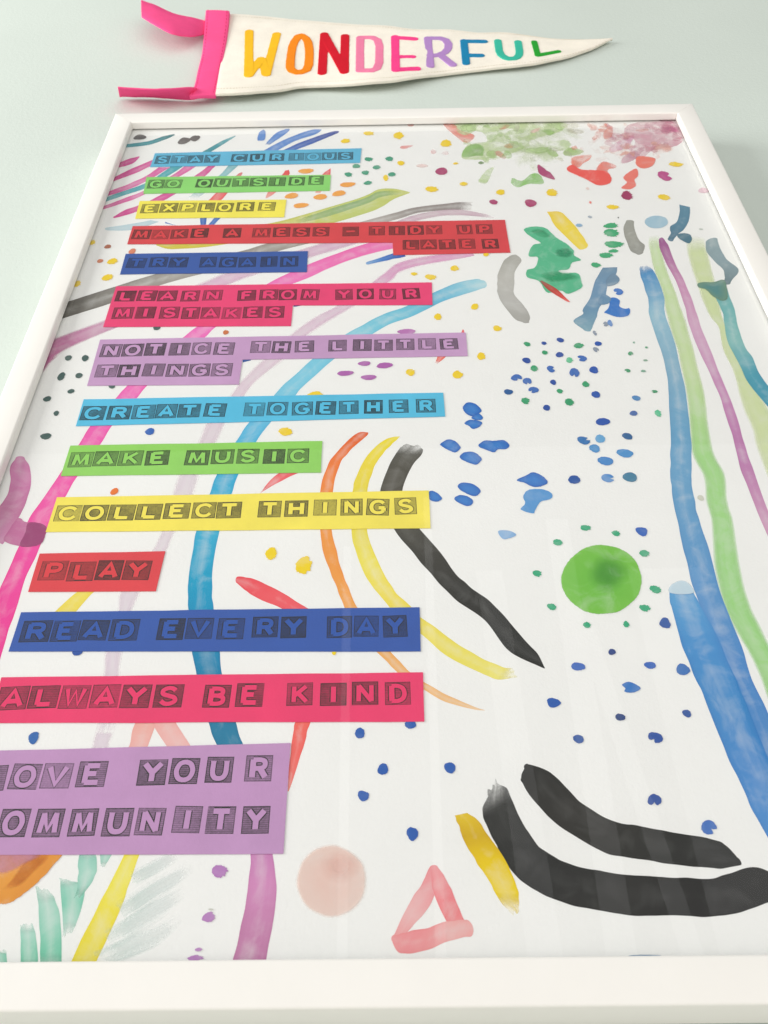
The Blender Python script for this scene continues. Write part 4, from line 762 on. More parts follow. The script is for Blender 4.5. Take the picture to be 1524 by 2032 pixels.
STRIPS = [  # paper colour, outline (mm), lines of stamped blocks: letter, centre, half width, half height (mm)
((98,182,216),[-218.1,648.9,-37.5,651.5,-38.5,626.3,-218.5,625.3],[('S',-209.6,637.4,6.4,7.1),('T',-195.3,637.5,7.1,7),('A',-181.1,637.6,6.8,7),('Y',-166.6,637.7,6.9,7),('C',-143.1,637.9,7,6.9),('U',-127.4,638.1,6.6,6.9),('R',-110.7,638.2,6.7,6.8),('I',-93.7,638.3,6.7,6.8),('O',-79.3,638.5,7.1,6.8),('U',-65.2,638.6,6.7,6.7),('S',-51.2,638.7,6.7,6.7)]),
((140,212,112),[-218.7,608.5,-62.9,607.1,-63,581.8,-216.8,581.9],[('G',-208.7,596.4,7.1,7.1),('O',-194.1,596.6,7.2,7.1),('O',-168.4,596.9,7.1,7.1),('U',-153.3,597,7.2,7.1),('T',-137.9,597.2,7,7.1),('S',-123.1,597.4,7.1,7.1),('I',-107.3,597.6,7.1,7.1),('D',-91,597.8,6.8,7.1),('E',-74.9,598,6.6,7.1)]),
((245,230,88),[-217.8,570.7,-97.8,569.1,-97.9,542.9,-216.9,544.4],[('E',-207.5,558.9,7.4,7.1),('X',-192.2,558.9,7.4,7.1),('P',-177.1,559,7.4,7),('L',-161.8,559,7,7),('O',-146.9,559,7.1,6.9),('R',-130.3,559,7.3,6.9),('E',-112.9,559,7,6.8)]),
((216,66,72),[-216.9,533.5,76.6,533.8,76.5,488.8,-11.8,487.9,-12.1,504.6,-216.6,508.4],[('M',-207.8,521.5,7.2,6.7),('A',-192.9,521.4,6.9,6.7),('K',-178.1,521.4,7,6.7),('E',-162.4,521.4,7.1,6.7),('A',-137,521.3,7,6.7),('M',-114.1,521.3,7,6.7),('E',-98.4,521.3,6.9,6.7),('S',-83,521.2,6.8,6.7),('S',-67.7,521.2,6.8,6.7),('-',-44.6,521.2,6.6,6.7),('T',-24.2,521.1,6.3,6.7),('I',-8.6,521.1,6.5,6.7),('D',6,521.1,6.3,6.7),('Y',20.3,521.1,6.6,6.7),('U',44.1,521,6.4,6.7),('P',59.3,521,6.6,6.7),('L',1.8,501,6.6,6.6),('A',15.2,501,6.5,6.6),('T',29.5,501,6.3,6.7),('E',44.6,501.1,6.5,6.7),('R',62.3,501.1,6.6,6.8)]),
((52,88,164),[-215.4,495.3,-76.6,495,-76,467.9,-214.7,468.7],[('T',-204.9,483.2,7.3,6.6),('R',-188.4,483,6.8,6.7),('Y',-173.2,482.8,7,6.7),('A',-150.9,482.5,6.5,6.7),('G',-135.8,482.2,6.5,6.7),('A',-121.4,482,6.8,6.7),('I',-105.1,481.8,6.5,6.7),('N',-89.9,481.6,6.8,6.7)]),
((233,66,118),[-214.7,453.9,15.8,452.5,15.2,425.7,-83.9,427.7,-83.8,404.3,-214.7,406.4],[('L',-205.4,442,7.3,6.5),('E',-190,441.7,7.2,6.5),('A',-175.2,441.5,7.1,6.5),('R',-158.6,441.2,6.9,6.5),('N',-142.5,441,7.2,6.5),('F',-117.9,440.6,6.9,6.5),('R',-102,440.4,6.7,6.5),('O',-88.3,440.2,6.5,6.5),('M',-72.2,439.9,6.7,6.5),('Y',-47.8,439.5,6.5,6.5),('O',-32.5,439.3,6.2,6.5),('U',-16.4,439,6.3,6.5),('R',0.4,438.8,6.4,6.5),('M',-203.7,422.4,7.3,6.8),('I',-187.7,422,7.2,6.8),('S',-170.7,421.5,7,6.8),('T',-155.6,421.1,6.6,6.8),('A',-141.5,420.8,7,6.8),('K',-126.5,420.4,6.8,6.8),('E',-111.6,420,7.1,6.7),('S',-96.2,419.6,6.9,6.7)]),
((198,156,198),[-214,392.6,36.6,394.1,36.3,369.3,-114,369.1,-113.9,344.4,-212.9,345.3],[('N',-204.1,380.6,7.2,6.8),('O',-189.4,380.7,7.3,6.7),('T',-174.2,380.9,7.2,6.7),('I',-157.7,381,7,6.6),('C',-142.9,381.1,6.7,6.6),('E',-127.5,381.3,7,6.5),('T',-102.9,381.5,6.8,6.4),('H',-88.7,381.6,6.6,6.4),('E',-73.2,381.8,6.6,6.3),('L',-50.8,382,6.5,6.3),('I',-34.1,382.1,6.4,6.2),('T',-19.8,382.2,6.4,6.1),('T',-5,382.4,6.4,6.1),('L',9.7,382.5,6.3,6),('E',24.5,382.6,6.4,6),('T',-203,359.9,7.3,6.7),('H',-188.2,359.7,7.3,6.6),('I',-171.8,359.5,7.1,6.6),('N',-156.2,359.3,7.2,6.6),('G',-141.3,359.1,7,6.6),('S',-126.6,358.9,7,6.6)]),
((88,190,226),[-212.3,332.3,18.2,333.5,18.4,311.5,-211.9,307.7],[('C',-203.4,319.4,7.6,6.5),('R',-187,319.5,7.6,6.5),('E',-171.5,319.7,7.3,6.5),('A',-157.2,319.8,6.9,6.5),('T',-142.8,320,7.1,6.5),('E',-126.4,320.2,7,6.4),('T',-101.6,320.4,6.7,6.4),('O',-87,320.6,6.8,6.4),('G',-71.3,320.7,6.6,6.4),('E',-56.5,320.9,6.7,6.4),('T',-42,321,6.4,6.4),('H',-26.4,321.2,6.2,6.4),('E',-10.5,321.3,6.3,6.4),('R',6.7,321.5,6.4,6.4)]),
((146,210,96),[-211.5,290.6,-57.5,291.5,-57.4,265.3,-211.5,265.4],[('M',-202.3,278.8,7.4,6.3),('A',-187.5,278.9,7.3,6.3),('K',-172.5,278.9,7.3,6.3),('E',-156.4,279,7.3,6.3),('M',-132.3,279.1,7.5,6.3),('U',-117,279.1,7.1,6.3),('S',-101.9,279.2,7,6.3),('I',-86,279.2,6.8,6.3),('C',-71.6,279.3,6.7,6.3)]),
((243,226,90),[-209.8,248.6,5.8,249.8,5.7,221.6,-210.1,222.7],[('C',-200.5,236.3,7.4,6.1),('O',-185.3,236.4,7.5,6.1),('L',-169.8,236.6,7.6,6.1),('L',-154.3,236.7,7.4,6.2),('E',-138.4,236.9,7.4,6.2),('C',-122.9,237,6.9,6.2),('T',-108.6,237.2,7.1,6.2),('T',-85.4,237.4,6.8,6.3),('H',-70.2,237.5,6.8,6.3),('I',-53.8,237.7,6.6,6.3),('N',-38.7,237.8,6.6,6.4),('G',-23.7,237.9,6.5,6.4),('S',-7.9,238.1,6.5,6.4)]),
((221,62,70),[-209.7,207.4,-140.5,207.9,-141.4,181.1,-209.5,181.8],[('P',-199.3,195.3,7.5,6.6),('L',-183.9,195.2,7.4,6.6),('A',-168.9,195.2,7.3,6.7),('Y',-153.8,195.2,7.3,6.8)]),
((46,86,168),[-209.8,168.8,-2.1,168.7,-2.4,142.2,-210,145.2],[('R',-199,157,7.7,6.5),('E',-183.8,157,7.1,6.5),('A',-169.2,157,7.3,6.5),('D',-153.6,157.1,7.5,6.5),('E',-129.7,157.1,7.1,6.6),('V',-115.1,157.2,7,6.6),('E',-99,157.2,6.9,6.6),('R',-81.5,157.3,6.9,6.6),('Y',-66.9,157.3,6.8,6.6),('D',-43.4,157.4,6.7,6.6),('A',-29.7,157.4,6.4,6.6),('Y',-15,157.4,6.4,6.6)]),
((234,56,108),[-209.5,130.4,-1.6,130.3,-1.9,103.9,-209.6,105.8],[('A',-200.6,119,7.4,6.4),('L',-185.7,119,7.4,6.4),('W',-170.7,119,7.3,6.4),('A',-155.9,119,7.2,6.4),('Y',-141,119,7.4,6.4),('S',-125.1,119,7.2,6.4),('B',-101.6,119,6.8,6.4),('E',-85.8,119.1,6.9,6.4),('K',-61.6,119.1,6.6,6.4),('I',-45.3,119.1,6.5,6.4),('N',-30,119.1,6.5,6.4),('D',-14.2,119.1,6.3,6.4)]),
((192,146,192),[-213.5,91.5,-64.4,93.8,-64.3,43,-210.1,43.9],[('L',-199.6,78.1,6.7,6.3),('O',-184.4,78.5,6.8,6.3),('V',-170,78.9,6.8,6.3),('E',-154.1,79.4,6.7,6.3),('Y',-126.6,80.2,6.6,6.4),('O',-112,80.7,6.5,6.4),('U',-96.1,81.1,6.3,6.4),('R',-78.2,81.6,6.3,6.4),('C',-199.2,57.3,6.7,6.5),('O',-184,57.4,6.6,6.5),('M',-168.5,57.5,6.2,6.4),('M',-153.3,57.6,6.2,6.4),('U',-138.1,57.6,6.4,6.4),('N',-123.8,57.7,6.3,6.4),('I',-107.6,57.8,6.4,6.3),('T',-92.9,57.9,6.3,6.3),('Y',-77.4,57.9,6.2,6.3)]),
]
PENNANT = [((-196,1017.6,3.2),(-185.7,800,9.35)),((-184.5,1015.1,3.54),(-175.7,799.7,9.67)),((-173.1,1012.3,3.84),(-165.9,800.2,9.63)),((-161.7,1009.4,4.06),(-156.1,801.6,9.24)),((-150.4,1006.3,4.18),(-146.5,804.3,8.56)),((-139,1002.1,4.19),(-136.9,807.4,7.71)),((-127.8,998.2,4.08),(-127.3,810.6,6.82)),((-116.6,995.5,3.87),(-117.7,815.2,6.04)),((-105.6,993.7,3.58),(-108,820.6,5.51)),((-94.6,992.1,3.24),(-98,822.4,5.3)),((-83.6,990.5,2.9),(-87.9,822.5,5.46)),((-72.6,988.6,2.6),(-77.8,821.8,5.95)),((-61.7,986.4,2.36),(-67.6,820.6,6.7)),((-50.7,984,2.23),(-57.4,819.3,7.59)),((-39.8,982,2.21),(-47.3,818.4,8.43)),((-28.9,980.8,2.3),(-37.3,819,8.96)),((-18.1,979.3,2.5),(-27.3,820.1,9.23)),((-7.2,976,2.79),(-17.2,821.4,9.14)),((3.5,970,3.12),(-7.1,824.4,8.7)),((14.1,965.5,3.46),(3,828.9,7.94)),((24.8,962.4,3.77),(13.3,834,6.96)),((35.4,960.6,4.01),(23.7,839.2,5.89)),((46.1,959.8,4.16),(34.1,843.8,4.89)),((56.7,959.1,4.2),(44.5,847.7,4.17)),((67.2,956.1,4.12),(55,850.7,3.8)),((77.7,953.5,3.89),(65.4,853.1,3.78)),((88.2,951.2,3.6),(75.9,855.1,4.03)),((98.9,952.1,3.3),(86.3,856.7,4.45)),((109.7,953,3.03),(96.7,858.3,4.91)),((120.3,952.8,2.83),(107.1,859.4,5.3)),((130.6,949.3,2.7),(117.6,860.8,5.53)),((140.8,945.5,2.66),(128.1,862.7,5.55)),((150.9,941.2,2.69),(138.8,865.4,5.36)),((160.8,936.2,2.79),(149.8,870.5,5.01)),((170.9,933.1,2.91),(161,875.9,4.56)),((181.2,931.5,3.05),(172.2,881.3,4.09)),((191.4,930,3.16),(183.8,888.6,3.67)),((201.7,928.7,3.23),(195.7,897.3,3.36)),((212.1,928.8,3.26),(207.7,905.8,3.16)),((222.7,929.4,3.25),(220.4,917.6,3.05)),((233.2,930,3.2),(233.3,930.1,3))]
HEADER = [((-195,1014.3,7.2),(-223.5,1020.5,6.2)),((-190.3,950.1,7.2),(-218.3,966.3,6.7)),((-187.7,888.6,7.2),(-212.5,903.6,7.2)),((-186.9,860.4,7.2),(-211.1,860.2,7.7)),((-186.5,836.7,7.2),(-209.8,819.7,8.2)),((-185.7,799.3,7.2),(-211.5,795.9,8.7))]
UPPER_TIE = [((-221.8,996.4,5),(-218.3,959.7,5)),((-233.7,992.2,10),(-225.7,935.8,12)),((-248.8,988,15),(-237.2,923,18)),((-260.4,991.8,17),(-247.6,921.1,22)),((-277.8,1006.1,19),(-265.5,936.8,24)),((-295.3,1016.2,21),(-284.3,959.7,24))]
LOWER_TIE = [((-205.9,815,9),(-205.8,805.9,3)),((-208.5,802.1,16),(-213.7,806.2,2)),((-226.6,790.6,20),(-232.9,809.2,2.5)),((-242.4,786.2,22),(-250.8,812.1,2.5)),((-262.4,785.8,23),(-272,813.5,3)),((-277,784.5,25),(-285.9,812.4,4))]
FELT_LETTERS = [('W',(246,190,40),7.6,[[(-167.4,959.3,6.52),(-156.6,841.2,9.47),(-147.6,883,7.97),(-139.1,845,8.44),(-136,951.1,6.35)]]),
('O',(242,138,30),7.4,[[(-105.5,851.6,6.65),(-115.2,858.2,6.87),(-116.7,887.3,6.57),(-116.5,924.7,6.14),(-110.3,951.6,5.7),(-101,937,5.63),(-97.1,906,5.92),(-96.1,860.6,6.43),(-105.5,851.6,6.65)]]),
('N',(206,26,44),7.4,[[(-83,952,5.09),(-81.3,850.6,6.82)],[(-82.1,946.9,5.17),(-58,848.9,8.06)],[(-59.8,946.4,4.99),(-58,848.9,8.06)]]),
('D',(236,130,165),7,[[(-42.9,940.9,5.18),(-42,849.3,8.86),(-29.4,847.7,9.33),(-24.6,852.1,9.19),(-22,867.7,8.5),(-21.6,914.1,6.5),(-23.9,932,5.74),(-29.5,939.8,5.36),(-42.9,940.9,5.18)]]),
('E',(250,70,140),7,[[(-4.4,940.1,5.55),(-5.1,848.6,9.06)],[(-4.4,938.1,5.63),(16.7,932.8,5.83)],[(-4.6,882.9,7.7),(12.9,883.5,7.16)],[(-5.1,849.1,9.04),(16.9,853.9,7.69)]]),
('R',(176,136,196),6.8,[[(31.5,934.1,5.82),(31.4,862.9,6.54)],[(31.5,934.1,5.82),(45.2,933.5,5.8),(50.8,928.7,5.77),(53.4,918.4,5.72),(52.4,906.6,5.69),(48.5,897.1,5.74),(41.3,890.2,5.93),(31.6,887,6.33)],[(43.2,890.3,5.87),(55.2,867.4,5.49)]]),
('F',(30,128,172),6.4,[[(70.6,926.4,5.56),(69.5,870.8,5.46)],[(70.6,925.5,5.56),(92.6,924.4,5.27)],[(69.8,889.7,5.48),(86.4,888.2,5.62)]]),
('U',(58,182,156),6.4,[[(107.7,926,5.11),(106.4,890.6,5.92),(112.7,877.2,6.4),(122.7,877.5,6.48),(128,889.3,6.08),(129.4,922.5,4.99)]]),
('L',(40,156,50),5.2,[[(147.1,922.2,4.81),(146.5,885,6.05)],[(146.5,885,6.05),(169.5,895.1,5.38)]])]

# ------------------------------------------------------------------ the wall
bm = bmesh.new()
vs = [bm.verts.new(c) for c in ((-4, 0, -2.5), (4, 0, -2.5), (4, 0, 3.5), (-4, 0, 3.5))]
bm.faces.new(vs)
me = bpy.data.meshes.new('wall')
bm.to_mesh(me)
bm.free()
wall = link('wall', me, None, (M_WALL,))
wall['kind'] = 'structure'
wall['label'] = 'pale mint green painted wall behind the frame and pennant'
wall['category'] = 'wall'

# ------------------------------------------------------------------ the framed painting
FZ = OPEN_H / 2
frame = thing('framed_painting', 'tall painting of bright brushstrokes and stamped slogan strips in a thin white frame',
              'framed picture', (0, 0, 0))


def frame_rail(a, b, inward):
    """One mitred moulding from opening corner a to opening corner b (x, z); inward points into the opening."""
    T, r, bev = FRAME_T, RAIL, 0.0013
    prof = [(0.005, 0.0015), (0.005, T - LIP_DEPTH), (0.0, T - LIP_DEPTH), (0.0, T - bev)]
    for i in range(1, 4):
        g = math.pi / 2 * i / 4
        prof.append((bev - bev * math.cos(g), T - bev + bev * math.sin(g)))
    prof += [(bev, T), (r - bev, T)]
    for i in range(1, 4):
        g = math.pi / 2 * i / 4
        prof.append((r - bev + bev * math.sin(g), T - bev + bev * math.cos(g)))
    prof += [(r, T - bev), (r, 0.0015)]
    d = (b - a).normalized()
    bm = bmesh.new()
    rings = []
    for t in [i / 24 for i in range(25)]:
        ring = []
        for u, v in prof:
            s = a - d * (u - 0.00012)
            e = b + d * (u - 0.00012)
            q = s.lerp(e, t) - inward * u
            ring.append(bm.verts.new((q.x, -v, q.y)))
        rings.append(ring)
    for A, B in zip(rings, rings[1:]):
        for i in range(len(prof) - 1):
            bm.faces.new((A[i], A[i + 1], B[i + 1], B[i]))
    bm.faces.new(rings[0])
    bm.faces.new(rings[-1][::-1])
    bmesh.ops.recalc_face_normals(bm, faces=bm.faces)
    me = bpy.data.meshes.new('frame_rail')
    bm.to_mesh(me)
    bm.free()
    for p in me.polygons:
        p.use_smooth = True
    me.set_sharp_from_angle(angle=math.radians(35))
    return link('frame_rail', me, frame, (M_FRAME,))


V2 = Vector
hw = OPEN_W / 2
cs = [V2((-hw, 0)), V2((hw, 0)), V2((hw, OPEN_H)), V2((-hw, OPEN_H))]
for i, inw in enumerate((V2((0, 1)), V2((-1, 0)), V2((0, -1)), V2((1, 0)))):
    frame_rail(cs[i], cs[(i + 1) % 4], inw)

SHEET_Y = FRAME_T - SHEET_DEPTH           # distance of the paper's face from the wall
bm = bmesh.new()
NX, NZ = 12, 18
g = 0.0
for off, flip in ((SHEET_Y, False), (SHEET_Y - 0.0012, True)):
    grid = [[bm.verts.new((-hw - 0.004 + (OPEN_W + 0.008) * i / NX, -off, -0.004 + (OPEN_H + 0.008) * j / NZ)) for i in range(NX + 1)] for j in range(NZ + 1)]
    for j in range(NZ):
        for i in range(NX):
            q = (grid[j][i], grid[j][i + 1], grid[j + 1][i + 1], grid[j + 1][i])
            bm.faces.new(q[::-1] if flip else q)
me = bpy.data.meshes.new('paper_sheet')
bm.to_mesh(me)
bm.free()
sheet = link('paper_sheet', me, frame, (M_SHEET,))

bm = bmesh.new()
bmesh.ops.create_grid(bm, x_segments=1, y_segments=1, size=0.5)
for v in bm.verts:
    v.co = Vector((v.co.x * (OPEN_W + 0.008), -(SHEET_Y + 0.0011), (v.co.y + 0.5) * (OPEN_H + 0.008) - 0.004))
bmesh.ops.recalc_face_normals(bm, faces=bm.faces)
bm.normal_update()
for f in bm.faces:
    if f.normal.y > 0:
        f.normal_flip()
me = bpy.data.meshes.new('glass_pane')
bm.to_mesh(me)
bm.free()
link('glass_pane', me, frame, (M_GLASS,))

# ---- the painted marks: each lies a few microns above the one before
LAYER = [0]
SHEET_MM = SHEET_Y * 1000
IN = (hw + 0.003) * 1000
TOPZ = (OPEN_H + 0.003) * 1000
K_PIG = 1.1


def next_layer():
    LAYER[0] += 1
    return SHEET_MM + 0.006 + LAYER[0] * 0.001


def keep(v):
    """Paint ends where the sheet disappears behind the moulding."""
    return Vector((max(-IN, min(IN, v.x)), max(-3.0, min(TOPZ, v.y))))


def smooth_noise(rnd, n, step):
    ks = [rnd.uniform(-1, 1) for _ in range(n // step + 3)]
    out = []
    for i in range(n):
        a, f = divmod(i / step, 1)
        a = int(a)
        f = f * f * (3 - 2 * f)
        out.append(ks[a] * (1 - f) + ks[a + 1] * f)
    return out


def paint_stroke(idx, name, flat, cols, cover, ends, streak):
    rnd = random.Random(idx * 7 + 3)
    L = [Vector((flat[i], flat[i + 1])) for i in range(0, len(flat), 4)]
    R = [Vector((flat[i + 2], flat[i + 3])) for i in range(0, len(flat), 4)]
    l, r = spline(L, 9), spline(R, 9)
    n0 = len(l)
    cen = [(a + b) / 2 for a, b in zip(l, r)]
    ln = [0.0]
    for a, b in zip(cen, cen[1:]):
        ln.append(ln[-1] + (b - a).length)
    tot = max(ln[-1], 1e-6)
    al = [cover] * n0
    width = sorted((a - b).length for a, b in zip(l, r))[n0 // 2]
    for end in (0, 1):
        k = ends[end]
        if k in 'df':
            reach = min(0.2 * tot, width * (0.7 if k == 'd' else 1.6))
            for i in range(n0):
                s = ln[i] if end == 0 else tot - ln[i]
                if s < reach:
                    al[i] = min(al[i], cover * ((0.5 if k == 'd' else 0.02) + (0.5 if k == 'd' else 0.98) * s / reach))
        if k == 'r':
            i0, i1 = (0, 1) if end == 0 else (-1, -2)
            dirn = cen[i0] - cen[i1]
            dirn = dirn.normalized() if dirn.length > 1e-6 else Vector((0, 0))
            hwid = (l[i0] - r[i0]) / 2
            cc, cap = cen[i0], []
            for s in range(1, 7):
                g = s / 6 * math.pi / 2 * 0.97
                cpt = cc + dirn * hwid.length * 0.7 * math.sin(g)
                cap.append((cpt + hwid * math.cos(g), cpt - hwid * math.cos(g)))
            if end == 0:
                l = [c[0] for c in cap[::-1]] + l
                r = [c[1] for c in cap[::-1]] + r
                al = [al[0]] * 6 + al
            else:
                l += [c[0] for c in cap]
                r += [c[1] for c in cap]
                al += [al[-1]] * 6
    n = len(l)
    cen = [(a + b) / 2 for a, b in zip(l, r)]
    ln = [0.0]
    for a, b in zip(cen, cen[1:]):
        ln.append(ln[-1] + (b - a).length)
    tot = max(ln[-1], 1e-6)
    j1, j2 = smooth_noise(rnd, n, 4), smooth_noise(rnd, n, 4)
    A = 9
    v, fcs, pig, edge, stk, flow = [], [], [], [], [], []
    y = next_layer()
    lc = [lin(c, K_PIG) for c in cols]
    fr0 = [rnd.uniform(0, 1) for _ in range(A)]
    fr1 = [rnd.uniform(0, 1) for _ in range(A)]
    for i in range(n):
        a, b = l[i].copy(), r[i].copy()
        wd = (b - a)
        wl = max(wd.length, 0.05)
        amp = min(0.045 * wl, 0.32)
        a -= wd / wl * j1[i] * amp
        b += wd / wl * j2[i] * amp
        t = ln[i] / tot * (len(lc) - 1)
        k = min(int(t), len(lc) - 2) if len(lc) > 1 else 0
        c = tuple(p + (q - p) * (t - k) for p, q in zip(lc[k], lc[min(k + 1, len(lc) - 1)]))
        for j in range(A):
            u = j / (A - 1)
            q = a.lerp(b, u)
            if ends[0] == 'd' and i == 0:
                q += (cen[0] - cen[1]).normalized() * fr0[j] * min(width * 0.25, 2.5)
            if ends[1] == 'd' and i == n - 1:
                q += (cen[-1] - cen[-2]).normalized() * fr1[j] * min(width * 0.25, 2.5)
            q = keep(q)
            v.append(w3(q.x, q.y, y))
            edge.append(abs(2 * u - 1))
            alpha = al[i]
            if streak < 0:                                   # wet edge bleeding into damp paper
                alpha *= (1.0, 1.0, 0.95, 0.72, 0.12)[abs(j - A // 2)]
            pig.append((*c, alpha))
            stk.append(abs(streak))
            flow.append((ln[i] * MM + idx * 0.37, u * wl * MM + idx * 0.11, 1.0 if 'd' in ends else 0.0))
    for i in range(n - 1):
        for j in range(A - 1):
            q = i * A + j
            fcs.append((q, q + A, q + A + 1, q + 1))
    me = bpy.data.meshes.new(name)
    me.from_pydata(v, [], fcs)
    attrs(me, pig, edge, stk, flow)
    return link(name, me, sheet, (M_WASH,))


def star_shaped(pts, c):
    s = 0
    for a, b in zip(pts, pts[1:] + pts[:1]):
        cr = (a - c).cross(b - c)
        if cr == 0:
            continue
        if s and (cr > 0) != (s > 0):
            return False
        s = cr
    return True


def paint_blob(name, pts, c1, c2, cover, soft, y, idx, wet=0.0):
    c = Vector((0, 0))
    for p in pts:
        c += p
    c /= len(pts)
    v, fcs, pig, edge, flow = [], [], [], [], []
    a1, a2 = lin(c1, K_PIG), lin(c2, K_PIG)
    n = len(pts)
    if star_shaped(pts, c):
        if soft > 0:
            sc = [1.0, 1 - 0.3 * soft, 1 - 0.6 * soft, 0.3]
            av = [0.0, 0.45 * cover, cover, cover]
            if 'disc' in name and soft > 0.5:
                sc, av = [1.0, 0.72, 0.45, 0.2], [0.0, 0.28 * cover, 0.75 * cover, cover]
        else:
            sc, av = [1.0, 0.86, 0.6, 0.3], [cover] * 4
        ed = [1.0 if soft < 0.15 else 0.0, 0.8 if soft < 0.15 else 0.0, 0.3, 0.0]
        cm = [0, 0.15, 0.6, 1.0]
        for s, a, e, m in zip(sc, av, ed, cm):
            for p in pts:
                q = keep(c + (p - c) * s)
                v.append(w3(q.x, q.y, y))
                pig.append((*[x + (z - x) * m for x, z in zip(a1, a2)], a))
                edge.append(e)
                flow.append((q.x * MM, q.y * MM + idx, wet))
        for k in range(3):
            for i in range(n):
                j = (i + 1) % n
                fcs.append((k * n + i, k * n + j, (k + 1) * n + j, (k + 1) * n + i))
        fcs.append(tuple(range(3 * n, 4 * n)))
    else:
        for p in pts:
            q = keep(p)
            v.append(w3(q.x, q.y, y))
            pig.append((*a1, cover))
            edge.append(0.3)
            flow.append((q.x * MM, q.y * MM + idx, wet))
        fcs.append(tuple(range(n)))
    me = bpy.data.meshes.new(name)
    me.from_pydata(v, [], fcs)
    attrs(me, pig, edge, [0.0] * len(v), flow)
    return link(name, me, sheet, (M_WASH,))


def paint_blot(idx, name, flat, c1, c2, cover, soft):
    rnd = random.Random(idx + 500)
    P = [Vector((flat[i], flat[i + 1])) for i in range(0, len(flat), 2)]
    pts = spline(P, 7, True)
    size = sum((p - q).length for p, q in zip(P, P[1:])) / len(P)
    for p in pts:
        p.x += rnd.gauss(0, 0.018) * size * 0.7
        p.y += rnd.gauss(0, 0.018) * size * 0.7
    wet = 2.0 if soft >= 0.2 and 'disc' not in name else 0.0
    return paint_blob(name, pts, c1, c2, cover, soft, next_layer(), idx, wet)


def paint_dot(idx, name, x, z, a, b, col, kind, tilt):
    rnd = random.Random(idx * 13 + 1)
    n = 28 if kind != 's' else 40
    g0 = rnd.uniform(0, 6.28)
    w1, w2 = rnd.uniform(0.03, 0.10), rnd.uniform(0.02, 0.06)
    pts = []
    notch = rnd.uniform(-1.0, 0.15) * math.pi
    nw = rnd.uniform(0.2, 0.45)
    for i in range(n):
        g = 2 * math.pi * i / n
        m = 1 + w1 * math.cos(2 * g + g0) + w2 * math.cos(3 * g - g0) + rnd.gauss(0, 0.03)
        if kind == 's':                                       # bristles break the rim on the right
            m *= 1 + (rnd.uniform(-0.28, 0.10) if abs(math.atan2(math.sin(g), math.cos(g))) < 1.2 else rnd.uniform(-0.10, 0.05))
        if kind in 'c':
            dlt = abs(math.atan2(math.sin(g - notch), math.cos(g - notch)))
            if dlt < nw:
                m *= 0.30 + 0.6 * (dlt / nw) ** 1.5
        if kind == 'b':
            m *= 1 + 0.12 * math.cos(g - notch) ** 7
        dx, dz = a * m * math.cos(g), b * m * math.sin(g)
        ct, sn = math.cos(math.radians(tilt)), math.sin(math.radians(tilt))
        pts.append(Vector((x + dx * ct - dz * sn, z + dx * sn + dz * ct)))
    return paint_blob(name, pts, col, col, 0.95, 0.0, SHEET_MM + 0.012 + (LAYER[0] + idx % 5) * 0.001, idx)


for i, s in enumerate(STROKES):
    paint_stroke(i, *s)
for i, s in enumerate(BLOTS):
    paint_blot(i, *s)
for i, s in enumerate(DOTS):
    paint_dot(i, *s)
for i, s in enumerate(LATE_STROKES):                       # strokes laid over the dried blots
    paint_stroke(i + 90, *s)

